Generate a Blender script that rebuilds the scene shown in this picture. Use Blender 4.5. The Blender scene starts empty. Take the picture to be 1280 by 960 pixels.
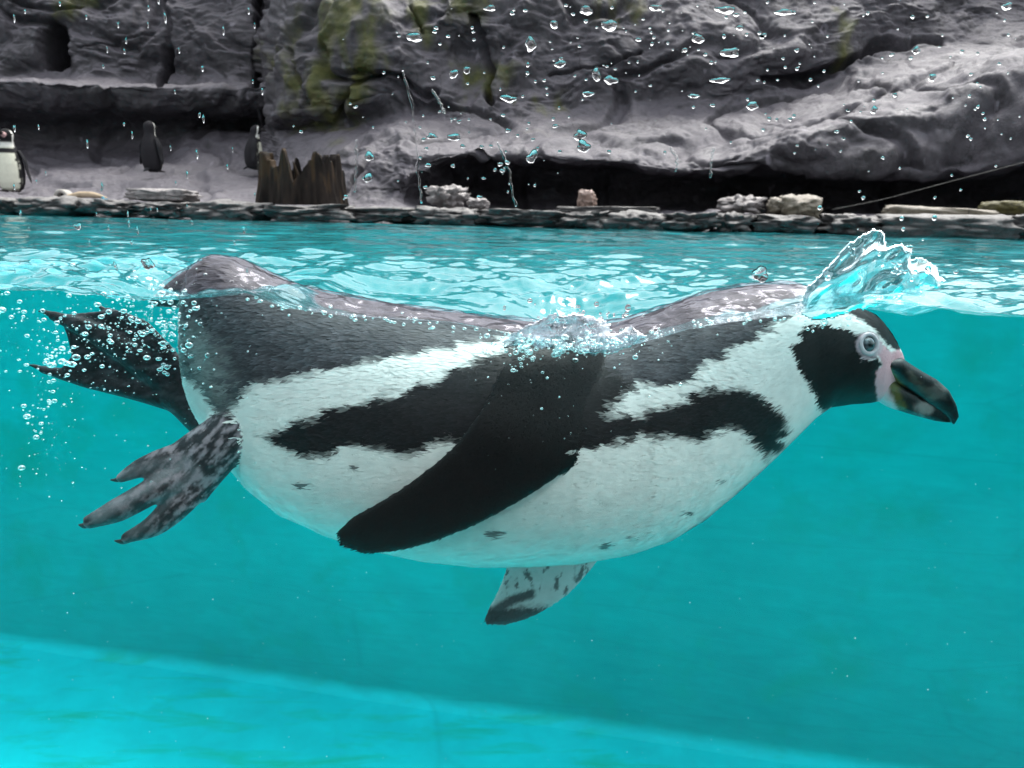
import bpy, math, random
import numpy as np
from mathutils import Vector, Matrix, kdtree
from mathutils.bvhtree import BVHTree

random.seed(7); RNG = np.random.default_rng(11)
SC = bpy.context.scene
COL = SC.collection

# ------------------------------------------------------------------ camera
EYE = 0.066                                   # eye height above the water
PITCH, ROLL = math.radians(12.65), math.radians(1.16)
FPX = 967.0                                   # focal length in photo pixels (1280 wide)
cam_d = bpy.data.cameras.new('camera'); cam = bpy.data.objects.new('camera', cam_d); COL.objects.link(cam)
CR = Matrix.Rotation(math.pi/2 - PITCH, 3, 'X') @ Matrix.Rotation(ROLL, 3, 'Z')
cam.matrix_world = Matrix.Translation((0, 0, EYE)) @ CR.to_4x4()
cam_d.sensor_width = 36.0; cam_d.lens = FPX/1280*36
cam_d.clip_start = 0.02; cam_d.clip_end = 500
cam_d.dof.use_dof = True; cam_d.dof.focus_distance = 0.60; cam_d.dof.aperture_fstop = 18
SC.camera = cam

# ------------------------------------------------------------------ world, sun, exposure
SUN_EL, SUN_AZ = math.radians(62), math.radians(35)
w = bpy.data.worlds.new('World'); SC.world = w; w.use_nodes = True
wn = w.node_tree.nodes; wl = w.node_tree.links; wn.clear()
sky = wn.new('ShaderNodeTexSky'); sky.sky_type = 'NISHITA'; sky.sun_disc = False
sky.sun_elevation = SUN_EL; sky.sun_rotation = SUN_AZ
sky.air_density = 1.0; sky.dust_density = 4.0; sky.ozone_density = 1.0
hs = wn.new('ShaderNodeHueSaturation'); hs.inputs['Saturation'].default_value = 0.22
bg = wn.new('ShaderNodeBackground'); bg.inputs['Strength'].default_value = 0.15
wo = wn.new('ShaderNodeOutputWorld')
wl.new(sky.outputs[0], hs.inputs['Color']); wl.new(hs.outputs[0], bg.inputs[0]); wl.new(bg.outputs[0], wo.inputs[0])
sd = bpy.data.lights.new('sun', 'SUN'); sd.energy = 1.3; sd.angle = math.radians(25); sd.color = (1.0, 0.97, 0.93)
sun = bpy.data.objects.new('sun', sd); COL.objects.link(sun)
sdir = Vector((math.sin(SUN_AZ)*math.cos(SUN_EL), math.cos(SUN_AZ)*math.cos(SUN_EL), math.sin(SUN_EL)))
sun.rotation_euler = (sdir).to_track_quat('Z', 'Y').to_euler()

vs = SC.view_settings
SC.display_settings.display_device = 'sRGB'
vs.view_transform = 'Standard'; vs.look = 'None'; vs.gamma = 1.0; vs.use_curve_mapping = False
vs.exposure = 1.62
cy = SC.cycles
cy.use_denoising = True
cy.max_bounces = 10; cy.diffuse_bounces = 5; cy.glossy_bounces = 4; cy.transmission_bounces = 8
cy.transparent_max_bounces = 24
cy.caustics_reflective = True; cy.caustics_refractive = True
cy.sample_clamp_indirect = 6.0; cy.blur_glossy = 0.5

# ------------------------------------------------------------------ helpers
CRn = np.array(CR)
def U(px, py, Y):
    """world point(s) seen at a photo pixel, at world distance Y"""
    px, py, Y = np.broadcast_arrays(np.asarray(px, float), np.asarray(py, float), np.asarray(Y, float))
    d = np.stack([(px-640)/FPX, -(py-480)/FPX, -np.ones_like(px)], -1) @ CRn.T
    return d*(Y/d[..., 1])[..., None] + np.array([0, 0, EYE])
def PX(p):
    q = (np.asarray(p) - np.array([0, 0, EYE])) @ CRn
    return 640 - q[..., 0]/q[..., 2]*FPX, 480 + q[..., 1]/q[..., 2]*FPX

_r = np.random.default_rng(3)
_perm = np.tile(_r.permutation(256), 3)
_g = _r.normal(size=(256, 3)); _g /= np.linalg.norm(_g, axis=1)[:, None]
def noise3(p):
    p = np.asarray(p, float); i = np.floor(p).astype(int); f = p - i; i &= 255
    u = f*f*f*(f*(f*6-15)+10)
    def c(a, b, d):
        h = _perm[_perm[_perm[i[..., 0]+a]+i[..., 1]+b]+i[..., 2]+d]
        return _g[h][..., 0]*(f[..., 0]-a)+_g[h][..., 1]*(f[..., 1]-b)+_g[h][..., 2]*(f[..., 2]-d)
    def l(a, b, t): return a+(b-a)*t
    return 1.6*l(l(l(c(0,0,0), c(1,0,0), u[..., 0]), l(c(0,1,0), c(1,1,0), u[..., 0]), u[..., 1]),
                 l(l(c(0,0,1), c(1,0,1), u[..., 0]), l(c(0,1,1), c(1,1,1), u[..., 0]), u[..., 1]), u[..., 2])
def fbm(p, octv=4, gain=.5, lac=2.03, ridged=False):
    s = 0; a = 1; p = np.asarray(p, float)
    for k in range(octv):
        n = noise3(p + 17.3*k)
        s = s + a*((1-2*np.abs(n)) if ridged else n); a *= gain; p = p*lac
    return s
def sstep(a, b, x):
    t = np.clip((x-a)/(b-a), 0, 1); return t*t*(3-2*t)
def poly_sd(x, y, poly):
    """signed distance to a polygon (positive inside)"""
    P = np.asarray(poly, float); Q = np.roll(P, -1, 0)
    best = np.full(x.shape, 1e9); inside = np.zeros(x.shape, bool)
    for (ax, ay), (bx, by) in zip(P, Q):
        dx, dy = bx-ax, by-ay
        t = np.clip(((x-ax)*dx+(y-ay)*dy)/(dx*dx+dy*dy+1e-9), 0, 1)
        best = np.minimum(best, (x-ax-t*dx)**2+(y-ay-t*dy)**2)
        cr = ((ay > y) != (by > y)) & (x < (bx-ax)*(y-ay)/(by-ay+1e-12)+ax)
        inside ^= cr
    d = np.sqrt(best); return np.where(inside, d, -d)
def line_d(x, y, pts):
    P = np.asarray(pts, float); best = np.full(x.shape, 1e9)
    for (ax, ay), (bx, by) in zip(P[:-1], P[1:]):
        dx, dy = bx-ax, by-ay
        t = np.clip(((x-ax)*dx+(y-ay)*dy)/(dx*dx+dy*dy+1e-9), 0, 1)
        best = np.minimum(best, (x-ax-t*dx)**2+(y-ay-t*dy)**2)
    return np.sqrt(best)

def make_mesh(name, V, F, smooth=True):
    """V (n,3); F list of index arrays (m,3) / (m,4)"""
    me = bpy.data.meshes.new(name)
    if not isinstance(F, (list, tuple)): F = [F]
    F = [np.asarray(f, np.int32) for f in F if len(f)]
    me.vertices.add(len(V)); me.vertices.foreach_set('co', np.ascontiguousarray(V, np.float32).ravel())
    nl = sum(f.size for f in F); npol = sum(len(f) for f in F)
    me.loops.add(nl); me.loops.foreach_set('vertex_index', np.concatenate([f.ravel() for f in F]))
    me.polygons.add(npol)
    tot = np.concatenate([np.full(len(f), f.shape[1], np.int32) for f in F])
    st = np.concatenate([[0], np.cumsum(tot)[:-1]]).astype(np.int32)
    me.polygons.foreach_set('loop_start', st)
    me.polygons.foreach_set('use_smooth', np.full(npol, smooth))
    me.update(calc_edges=True); me.validate()
    return me
def grid_faces(nr, nc, closed=False):
    r = np.arange(nr-1)[:, None]; c = np.arange(nc if closed else nc-1)[None, :]
    c2 = (c+1) % nc
    return np.stack([r*nc+c, r*nc+c2, (r+1)*nc+c2, (r+1)*nc+c], -1).reshape(-1, 4)
def set_col(me, col, name='col'):
    a = me.color_attributes.new(name, 'FLOAT_COLOR', 'POINT')
    c = np.ones((len(me.vertices), 4), np.float32); c[:, :col.shape[1]] = col
    a.data.foreach_set('color', c.ravel())
def obj(name, me, mat, parent=None, label=None, cat=None, group=None, kind=None):
    o = bpy.data.objects.new(name, me); COL.objects.link(o)
    if me is not None and mat is not None:
        me.materials.clear(); me.materials.append(mat)
    if parent: o.parent = parent
    if label: o['label'] = label
    if cat: o['category'] = cat
    if group: o['group'] = group
    if kind: o['kind'] = kind
    return o
def empty(name, loc, label, cat, group=None):
    o = obj(name, None, None, None, label, cat, group); o.location = loc; return o
def put(o, p):
    """give a root-parented world-space mesh its root offset"""
    o.data.transform(Matrix.Translation(-Vector(p)))
def join(parts):
    V = []; F4 = []; F3 = []; n = 0
    for v, f in parts:
        V.append(v)
        for q in (f if isinstance(f, list) else [f]):
            q = np.asarray(q)
            (F4 if q.shape[1] == 4 else F3).append(q+n)
        n += len(v)
    return np.concatenate(V), ([np.concatenate(F4)] if F4 else [])+([np.concatenate(F3)] if F3 else [])

def rings(R):
    """closed tube from rings (n,m,3), capped"""
    n, m, _ = R.shape
    V = R.reshape(-1, 3); F = grid_faces(n, m, True)
    a, b = len(V), len(V)+1
    V = np.concatenate([V, R[0].mean(0)[None], R[-1].mean(0)[None]])
    j = np.arange(m); k = (j+1) % m
    T = np.concatenate([np.stack([np.full(m, a), k, j], -1), np.stack([np.full(m, b), (n-1)*m+j, (n-1)*m+k], -1)])
    return V, [F, T]
def tube(P, ra, rb, m=24, n=40, axis=(0, 1, 0)):
    """ellipse tube along path P (k,3): ra across (in the plane of the path), rb along axis"""
    P = np.asarray(P, float); k = len(P)
    s = np.concatenate([[0], np.cumsum(np.linalg.norm(np.diff(P, axis=0), axis=1))]); s /= s[-1]
    t = np.linspace(0, 1, n)
    def cr(A):
        A = np.asarray(A, float)
        m_ = np.gradient(A, s, axis=0)
        i = np.clip(np.searchsorted(s, t, 'right')-1, 0, k-2); h = s[i+1]-s[i]; x = (t-s[i])/h
        if A.ndim > 1: x = x[:, None]; h = h[:, None]
        return (2*x**3-3*x**2+1)*A[i]+(x**3-2*x**2+x)*h*m_[i]+(-2*x**3+3*x**2)*A[i+1]+(x**3-x**2)*h*m_[i+1]
    C = cr(P); a = np.interp(t, s, ra); b = np.interp(t, s, rb)
    T = np.gradient(C, axis=0); T /= np.linalg.norm(T, axis=1)[:, None]+1e-9
    ax = np.asarray(axis, float); ax = ax[None]-(T@ax)[:, None]*T; ax /= np.linalg.norm(ax, axis=1)[:, None]
    N = np.cross(T, ax)
    th = np.linspace(0, 2*np.pi, m, endpoint=False)
    R = C[:, None]+N[:, None]*(a[:, None]*np.cos(th))[..., None]+ax[:, None]*(b[:, None]*np.sin(th))[..., None]
    return rings(R)
_ico = None
def ico(sub=1):
    import bmesh
    bm = bmesh.new(); bmesh.ops.create_icosphere(bm, subdivisions=sub, radius=1)
    v = np.array([x.co[:] for x in bm.verts]); f = np.array([[x.index for x in q.verts] for q in bm.faces]); bm.free()
    return v, f
def many(base, pos, scl, rot=False):
    v, f = base; n = len(pos)
    V = (v[None]*scl[:, None, :] if scl.ndim == 2 else v[None]*scl[:, None, None]) + pos[:, None]
    F = (f[None]+(np.arange(n)*len(v))[:, None, None]).reshape(-1, f.shape[1])
    return V.reshape(-1, 3), F

# ------------------------------------------------------------------ materials
def mat(name):
    m = bpy.data.materials.new(name); m.use_nodes = True; nt = m.node_tree; nt.nodes.clear()
    out = nt.nodes.new('ShaderNodeOutputMaterial'); return m, nt, out
def N(nt, t, **kw):
    n = nt.nodes.new('ShaderNode'+t)
    for k, v in kw.items():
        if k in n.inputs: n.inputs[k].default_value = v
        else: setattr(n, k, v)
    return n
def ramp(nt, fac, stops):
    r = N(nt, 'ValToRGB'); e = r.color_ramp.elements
    while len(e) < len(stops): e.new(0.5)
    for q, (p, c) in zip(e, stops): q.position = p; q.color = (*c, 1) if len(c) == 3 else c
    nt.links.new(fac, r.inputs[0]); return r.outputs[0]
def mixc(nt, fac, a, b, mode='MIX'):
    m = N(nt, 'Mix', data_type='RGBA', blend_type=mode)
    for s, x in ((m.inputs['Factor'], fac), (m.inputs['A'], a), (m.inputs['B'], b)):
        s_ = s
        if isinstance(x, (int, float)): s_.default_value = x
        elif isinstance(x, tuple): s_.default_value = (*x, 1)
        else: nt.links.new(x, s_)
    # the colour sockets are the third pair of A/B
    return m
def mix_rgb(nt, fac, a, b, mode='MIX'):
    m = nt.nodes.new('ShaderNodeMixRGB'); m.blend_type = mode
    for s, x in zip(m.inputs, (fac, a, b)):
        if isinstance(x, (int, float)): s.default_value = x
        elif isinstance(x, tuple): s.default_value = (*x, 1)
        else: nt.links.new(x, s)
    return m.outputs[0]
def noise_t(nt, scale, detail=4, rough=.55, vec=None, dist=0):
    n = N(nt, 'TexNoise', Scale=scale, Detail=detail, Roughness=rough, Distortion=dist)
    if vec is not None: nt.links.new(vec, n.inputs['Vector'])
    return n.outputs['Fac']
def mapping(nt, scale, src='Object'):
    tc = N(nt, 'TexCoord'); mp = N(nt, 'Mapping'); mp.inputs['Scale'].default_value = scale
    nt.links.new(tc.outputs[src], mp.inputs['Vector']); return mp.outputs[0]
def bump(nt, h, strength, dist=.01):
    b = N(nt, 'Bump', Strength=strength, Distance=dist); nt.links.new(h, b.inputs['Height']); return b.outputs[0]

def rock_mat(name, base, light, moss=False, dark=(.035, .033, .037)):
    m, nt, out = mat(name)
    v = mapping(nt, (1, 1, 1))
    c = ramp(nt, noise_t(nt, 2.2, 6, .62, v, .4), [(.3, dark), (.5, base), (.72, tuple(x*1.5 for x in base))])
    c = mix_rgb(nt, .55, c, ramp(nt, noise_t(nt, 26, 5, .65, v), [(.3, (.38,)*3), (.7, (1.55,)*3)]), 'MULTIPLY')
    # vertical rain streaks
    vsk = mapping(nt, (9, 9, .9))
    c = mix_rgb(nt, .35, c, ramp(nt, noise_t(nt, 1.3, 4, .6, vsk, .3), [(.36, (.45, .45, .46)), (.62, (1.25,)*3)]), 'MULTIPLY')
    # light from above painted in: upward faces paler, broken up like silt
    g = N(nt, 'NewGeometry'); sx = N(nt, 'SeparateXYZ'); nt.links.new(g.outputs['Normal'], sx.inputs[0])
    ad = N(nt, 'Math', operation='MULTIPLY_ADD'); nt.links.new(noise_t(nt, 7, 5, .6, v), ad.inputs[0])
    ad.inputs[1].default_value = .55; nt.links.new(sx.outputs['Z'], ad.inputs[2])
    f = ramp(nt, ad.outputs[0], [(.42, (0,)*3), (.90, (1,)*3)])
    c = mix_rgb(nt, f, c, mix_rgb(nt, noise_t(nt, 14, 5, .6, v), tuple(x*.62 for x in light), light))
    # hairline cracks, broken up, and spatters of white droppings
    dv = N(nt, 'MixRGB'); dv.blend_type = 'ADD'; dv.inputs[0].default_value = .35
    nz = N(nt, 'TexNoise', Scale=3.5, Detail=5, Roughness=.65); nt.links.new(v, nz.inputs['Vector']); nt.links.new(v, dv.inputs[1]); nt.links.new(nz.outputs['Color'], dv.inputs[2])
    vo = N(nt, 'TexVoronoi', feature='DISTANCE_TO_EDGE', Scale=4.2); nt.links.new(dv.outputs[0], vo.inputs['Vector'])
    ck = ramp(nt, vo.outputs['Distance'], [(.0, (1,)*3), (.022, (0,)*3)])
    ck = mix_rgb(nt, 1.0, ck, ramp(nt, noise_t(nt, 1.9, 3, .5, v), [(.45, (0,)*3), (.6, (.8,)*3)]), 'MULTIPLY')
    c = mix_rgb(nt, ck, c, tuple(x*.3 for x in dark))
    sp_ = ramp(nt, noise_t(nt, 17, 2, .4, mapping(nt, (1, 1, .45))), [(.70, (0,)*3), (.76, (.55,)*3)])
    c = mix_rgb(nt, sp_, c, tuple(min(1, x*2.0) for x in light))
    if moss:
        at = N(nt, 'Attribute', attribute_name='col'); sp = N(nt, 'SeparateColor'); nt.links.new(at.outputs['Color'], sp.inputs[0])
        mc = ramp(nt, noise_t(nt, 11, 5, .6, v), [(.3, (.028, .036, .008)), (.55, (.085, .088, .02)), (.75, (.14, .125, .055))])
        c = mix_rgb(nt, sp.outputs[0], c, mc)
    b = N(nt, 'BsdfPrincipled'); nt.links.new(c, b.inputs['Base Color'])
    nt.links.new(ramp(nt, noise_t(nt, 6, 3, .5, v), [(.3, (.42,)*3), (.7, (.75,)*3)]), b.inputs['Roughness'])
    nt.links.new(bump(nt, noise_t(nt, 45, 8, .7, v), .85, .015), b.inputs['Normal'])
    nt.links.new(b.outputs[0], out.inputs[0]); return m
M = {}
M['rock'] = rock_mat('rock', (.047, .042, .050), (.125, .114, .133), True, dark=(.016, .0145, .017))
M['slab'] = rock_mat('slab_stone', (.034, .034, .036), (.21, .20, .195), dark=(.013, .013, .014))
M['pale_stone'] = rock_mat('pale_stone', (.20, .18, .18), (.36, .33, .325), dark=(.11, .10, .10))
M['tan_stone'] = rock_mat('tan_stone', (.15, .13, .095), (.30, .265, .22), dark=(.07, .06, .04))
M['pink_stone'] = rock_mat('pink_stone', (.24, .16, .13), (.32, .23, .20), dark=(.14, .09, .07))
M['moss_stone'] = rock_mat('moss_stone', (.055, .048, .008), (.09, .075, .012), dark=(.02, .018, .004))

def paint_mat(name, wall, floor, alg_w, alg_f):
    m, nt, out = mat(name)
    v = mapping(nt, (1, 1, 1))
    g = N(nt, 'NewGeometry'); sx = N(nt, 'SeparateXYZ'); nt.links.new(g.outputs['Normal'], sx.inputs[0])
    ad = N(nt, 'Math', operation='MULTIPLY_ADD'); nt.links.new(noise_t(nt, 5, 5, .6, v), ad.inputs[0]); ad.inputs[1].default_value = .5; nt.links.new(sx.outputs['Z'], ad.inputs[2])
    up = ramp(nt, ad.outputs[0], [(.45, (0,)*3), (1.0, (1,)*3)])
    c = mix_rgb(nt, up, wall, floor)
    c = mix_rgb(nt, 1.0, c, ramp(nt, noise_t(nt, .8, 5, .6, v), [(.3, (.82,)*3), (.7, (1.12,)*3)]), 'MULTIPLY')
    c = mix_rgb(nt, .22, c, ramp(nt, noise_t(nt, 2.6, 6, .66, mapping(nt, (2.2, 2.2, 9)), .5), [(.3, (.6,)*3), (.7, (1.3,)*3)]), 'MULTIPLY')
    a_ = ramp(nt, noise_t(nt, 1.7, 6, .62, mapping(nt, (1.1, 4.5, 1.6)), .3), [(.52, (0,)*3), (.70, (1,)*3)])
    c = mix_rgb(nt, a_, c, mix_rgb(nt, up, alg_w, alg_f))
    # thin wandering scratches in the paint
    vo = N(nt, 'TexVoronoi', feature='DISTANCE_TO_EDGE', Scale=1.1); nt.links.new(mapping(nt, (.5, .5, 2.2)), vo.inputs['Vector'])
    c = mix_rgb(nt, ramp(nt, vo.outputs['Distance'], [(.0, (.22,)*3), (.012, (0,)*3)]), c, (.002, .30, .30))
    b = N(nt, 'BsdfPrincipled', Roughness=.6); nt.links.new(c, b.inputs['Base Color'])
    b.inputs['Specular IOR Level'].default_value = .1
    nt.links.new(b.outputs[0], out.inputs[0]); return m
M['wall_paint'] = M['floor_paint'] = paint_mat('pool_paint', (.001, .455, .46), (.001, .62, .68), (.001, .385, .335), (.004, .46, .35))

def simple(name, col, rough=.6, spec=.5, bumpy=0, bscale=60, var=.25):
    m, nt, out = mat(name); v = mapping(nt, (1, 1, 1))
    c = ramp(nt, noise_t(nt, bscale*.3, 5, .6, v), [(.3, tuple(x*(1-var) for x in col)), (.7, tuple(min(1, x*(1+var)) for x in col))])
    b = N(nt, 'BsdfPrincipled', Roughness=rough); b.inputs['Specular IOR Level'].default_value = spec
    nt.links.new(c, b.inputs['Base Color'])
    if bumpy: nt.links.new(bump(nt, noise_t(nt, bscale, 5, .6, v), bumpy, .005), b.inputs['Normal'])
    nt.links.new(b.outputs[0], out.inputs[0]); return m
M['concrete'] = simple('gallery_concrete', (.03, .03, .032), .9, .05, .3, 20)
M['wood_pale'] = simple('weathered_wood', (.42, .33, .23), .8, .2, .5, 80)
M['rope'] = simple('blue_rope', (.12, .34, .44), .8, .2, .5, 200)
M['cable'] = simple('dark_cable', (.09, .09, .085), .7, .2)
M['ring'] = simple('ring_plastic', (.36, .34, .31), .6, .3, .2, 90)
M['claw'] = simple('claw_horn', (.02, .018, .018), .4, .4)

def attr_mat(name, rough, spec, bumpstr=0, bscale=(500, 500, 500), coat=0):
    m, nt, out = mat(name)
    at = N(nt, 'Attribute', attribute_name='col'); v = mapping(nt, (1, 1, 1))
    c = mix_rgb(nt, .3, at.outputs['Color'], ramp(nt, noise_t(nt, 90, 4, .6, v), [(.3, (.75,)*3), (.7, (1.2,)*3)]), 'MULTIPLY')
    b = N(nt, 'BsdfPrincipled', Roughness=rough); b.inputs['Specular IOR Level'].default_value = spec
    b.inputs['Coat Weight'].default_value = coat; b.inputs['Coat Roughness'].default_value = .15
    nt.links.new(c, b.inputs['Base Color'])
    if bumpstr: nt.links.new(bump(nt, noise_t(nt, bscale[0], 5, .6, v), bumpstr, .002), b.inputs['Normal'])
    nt.links.new(b.outputs[0], out.inputs[0]); return m
M['skin'] = attr_mat('penguin_skin', .5, .2, .5, (260,)*3)
M['feather'] = attr_mat('penguin_feather', .5, .2)
M['beak'] = attr_mat('penguin_beak', .3, .28, .5, (150,)*3)
M['eye'] = attr_mat('penguin_eye', .08, .6, 0, (1,)*3, .6)
M['far_bird'] = attr_mat('standing_penguin_plumage', .8, .08, .4, (120,)*3)
M['wood_dark'] = attr_mat('rotten_wood', .75, .12, .8, (70,)*3)

def water_mat(name, tint, milk, milk_col, rough=.02, bscale=0, ior=1.33, refl=(1, 1, 1)):
    m, nt, out = mat(name)
    tr = N(nt, 'BsdfTransparent'); tr.inputs[0].default_value = (*tint, 1)
    df = N(nt, 'BsdfTranslucent'); df.inputs[0].default_value = (*milk_col, 1)
    d2 = N(nt, 'BsdfDiffuse'); d2.inputs[0].default_value = (*milk_col, 1)
    a0 = N(nt, 'MixShader'); a0.inputs[0].default_value = .5; nt.links.new(df.outputs[0], a0.inputs[1]); nt.links.new(d2.outputs[0], a0.inputs[2])
    a = N(nt, 'MixShader'); a.inputs[0].default_value = milk; nt.links.new(tr.outputs[0], a.inputs[1]); nt.links.new(a0.outputs[0], a.inputs[2])
    gl = N(nt, 'BsdfGlossy', Roughness=rough); gl.inputs[0].default_value = (*refl, 1)
    fr = N(nt, 'LayerWeight', Blend=.5)                      # Schlick reflectance, the same from both sides
    pw5 = N(nt, 'Math', operation='POWER'); nt.links.new(fr.outputs['Facing'], pw5.inputs[0]); pw5.inputs[1].default_value = 5
    f0 = ((ior-1)/(ior+1))**2
    sch = N(nt, 'Math', operation='MULTIPLY_ADD'); nt.links.new(pw5.outputs[0], sch.inputs[0]); sch.inputs[1].default_value = 1-f0; sch.inputs[2].default_value = f0
    mx = N(nt, 'MixShader'); nt.links.new(sch.outputs[0], mx.inputs[0]); nt.links.new(a.outputs[0], mx.inputs[1]); nt.links.new(gl.outputs[0], mx.inputs[2])
    if bscale:
        nb = bump(nt, noise_t(nt, bscale, 4, .55, mapping(nt, (.35, 1, 1))), .22, .004)
        nt.links.new(nb, gl.inputs['Normal']); nt.links.new(nb, fr.inputs['Normal'])
    nt.links.new(mx.outputs[0], out.inputs[0]); return m
M['water'] = water_mat('pool_water_surface', (.84, .985, 1.0), .20, (.06, .66, .74), .04, 30)
def face_mat():
    m, nt, out = mat('pool_water_face')
    tr = N(nt, 'BsdfTransparent'); gl = N(nt, 'BsdfGlossy', Roughness=0.0); gl.inputs[0].default_value = (1, 1, 1, 1)
    fr = N(nt, 'Fresnel', IOR=1.33); mx = N(nt, 'MixShader')        # water to air: turns total beyond the critical angle inside the pool
    nt.links.new(fr.outputs[0], mx.inputs[0]); nt.links.new(tr.outputs[0], mx.inputs[1]); nt.links.new(gl.outputs[0], mx.inputs[2])
    nt.links.new(mx.outputs[0], out.inputs[0]); return m
M['water_face'] = face_mat()
M['film'] = water_mat('wet_film', (.93, .93, .95), .05, (.34, .335, .42), .07, 0, 1.33, (.60, .59, .66))
M['pane'] = water_mat('viewing_glass', (.985, .995, .99), 0.0, (1, 1, 1), .0, 0, 1.25)
def glass(name, col, ior=1.33, rough=0):
    m, nt, out = mat(name); b = N(nt, 'BsdfGlass', Roughness=rough, IOR=ior); b.inputs[0].default_value = (*col, 1)
    nt.links.new(b.outputs[0], out.inputs[0]); return m
M['drop'] = glass('clear_water_drop', (1, 1, 1))
def splash_mat():
    m, nt, out = mat('splashing_water')
    g = N(nt, 'BsdfGlass', Roughness=.09, IOR=1.33); g.inputs[0].default_value = (.86, .975, .99, 1)
    t = N(nt, 'BsdfTranslucent'); t.inputs[0].default_value = (.10, .60, .68, 1)
    mx = N(nt, 'MixShader'); mx.inputs[0].default_value = .07
    nt.links.new(g.outputs[0], mx.inputs[1]); nt.links.new(t.outputs[0], mx.inputs[2]); nt.links.new(mx.outputs[0], out.inputs[0]); return m
M['splash'] = splash_mat()
def froth_mat():
    m, nt, out = mat('frothy_water')
    g = N(nt, 'BsdfGlass', Roughness=.06, IOR=1.33); g.inputs[0].default_value = (.95, .98, 1, 1)
    t = N(nt, 'BsdfDiffuse'); t.inputs[0].default_value = (.62, .64, .70, 1)
    mx = N(nt, 'MixShader'); nt.links.new(ramp(nt, noise_t(nt, 120, 5, .65, mapping(nt, (1, 1, 1))), [(.42, (.05,)*3), (.62, (.8,)*3)]), mx.inputs[0])
    nt.links.new(g.outputs[0], mx.inputs[1]); nt.links.new(t.outputs[0], mx.inputs[2]); nt.links.new(mx.outputs[0], out.inputs[0]); return m
M['froth'] = froth_mat()
def bubble_mat():
    m, nt, out = mat('air_bubble')
    lw = N(nt, 'LayerWeight', Blend=.35)
    tr = N(nt, 'BsdfTransparent'); tr.inputs[0].default_value = (.9, 1, 1, 1)
    gl = N(nt, 'BsdfGlossy', Roughness=.08); gl.inputs[0].default_value = (.95, 1, 1, 1)
    df = N(nt, 'BsdfDiffuse'); df.inputs[0].default_value = (.85, .95, .97, 1)
    a = N(nt, 'MixShader'); a.inputs[0].default_value = .35; nt.links.new(gl.outputs[0], a.inputs[1]); nt.links.new(df.outputs[0], a.inputs[2])
    mx = N(nt, 'MixShader')
    nt.links.new(ramp(nt, lw.outputs['Facing'], [(.05, (.12,)*3), (.6, (.95,)*3)]), mx.inputs[0])
    nt.links.new(tr.outputs[0], mx.inputs[1]); nt.links.new(a.outputs[0], mx.inputs[2]); nt.links.new(mx.outputs[0], out.inputs[0]); return m
M['bubble'] = bubble_mat()
M['foam'] = simple('white_foam', (.78, .86, .9), .4, .5, .4, 300, .1)

# ================================================================== THE SETTING
def box_mesh(name, lo, hi):
    x0, y0, z0 = lo; x1, y1, z1 = hi
    V = np.array([[x, y, z] for x in (x0, x1) for y in (y0, y1) for z in (z0, z1)], float)
    F = np.array([[0, 1, 3, 2], [4, 6, 7, 5], [0, 4, 5, 1], [2, 3, 7, 6], [0, 2, 6, 4], [1, 5, 7, 3]])
    return make_mesh(name, V, F, False)
GY = 0.52                                      # pool face of the glass
FLOOR_Z = float(U(0, 810, 3.60)[2])
def shoreD(px):                                # distance of the far waterline along the bank
    return np.interp(px, [-1500, 0, 1280, 2800], [4.45, 3.55, 2.80, 1.9])
A = U(0, 268, float(shoreD(0))+.07); B = U(1280, 299, float(shoreD(1280))-.02)
wd = (B-A)[:2]; wd /= np.linalg.norm(wd)
XL, XR = -5.0, 4.0
def wall_y(x): return A[1]+(x-A[0])*wd[1]/wd[0]
# far pool wall with a coved foot
nw = 120; xs = np.linspace(XL, XR, nw)
prof = [(0, -.03), (0, -.4), (0, -.8), (0, -1.2), ]+[(-.07*(1-math.cos(t_)), FLOOR_Z-.003+.07*(1-math.sin(t_))) for t_ in np.linspace(0, math.pi/2, 14)]
V = np.array([[x, wall_y(x)+d+.006*math.sin(x*3.1), z] for (d, z) in prof for x in xs])
obj('pool_wall', make_mesh('pool_wall', V, grid_faces(len(prof), nw)[:, ::-1]), M['wall_paint'], kind='structure')
V = np.array([[XL, GY, FLOOR_Z], [XR, GY, FLOOR_Z], [XR, wall_y(XR)+.1, FLOOR_Z], [XL, wall_y(XL)+.1, FLOOR_Z]])
obj('pool_floor', make_mesh('pool_floor', V, np.array([[0, 1, 2, 3]]), False), M['floor_paint'], kind='structure')
obj('pool_wall', box_mesh('pool_wall_left', (XL-.15, GY, FLOOR_Z-.05), (XL, wall_y(XL)+.1, .03)), M['wall_paint'], kind='structure')
obj('pool_wall', box_mesh('pool_wall_right', (XR, GY, FLOOR_Z-.05), (XR+.15, wall_y(XR)+.1, .03)), M['wall_paint'], kind='structure')
# unseen gallery behind the camera; wall and roof added to cut light and reflections
obj('gallery_floor', box_mesh('gallery_floor', (-7, -4, -1.75), (7, GY-.03, -1.6)), M['concrete'], kind='structure')
obj('added_gallery_wall', box_mesh('added_gallery_wall', (-7, -4.2, -1.6), (7, -4, 1.1)), M['concrete'], kind='structure')
obj('added_gallery_roof', box_mesh('added_gallery_roof', (-7, -4.2, 1.1), (7, -2.4, 1.25)), M['concrete'], kind='structure')
g_ = empty('viewing_pane', (0, GY, 0), 'large clear glass pane holding back the turquoise pool water', 'glass pane')
o = obj('glass', box_mesh('glass', (XL, GY-.02, FLOOR_Z-.02), (XR, GY, 1.08)), M['pane'], g_); put(o, (0, GY, 0))
# ground behind the rocks, to the horizon
V = np.array([[-300, 5.2, .12], [300, 5.2, .12], [300, 400, .12], [-300, 400, .12]])
obj('ground', make_mesh('ground', V, np.array([[0, 1, 2, 3]]), False), M['rock'], kind='structure')

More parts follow.
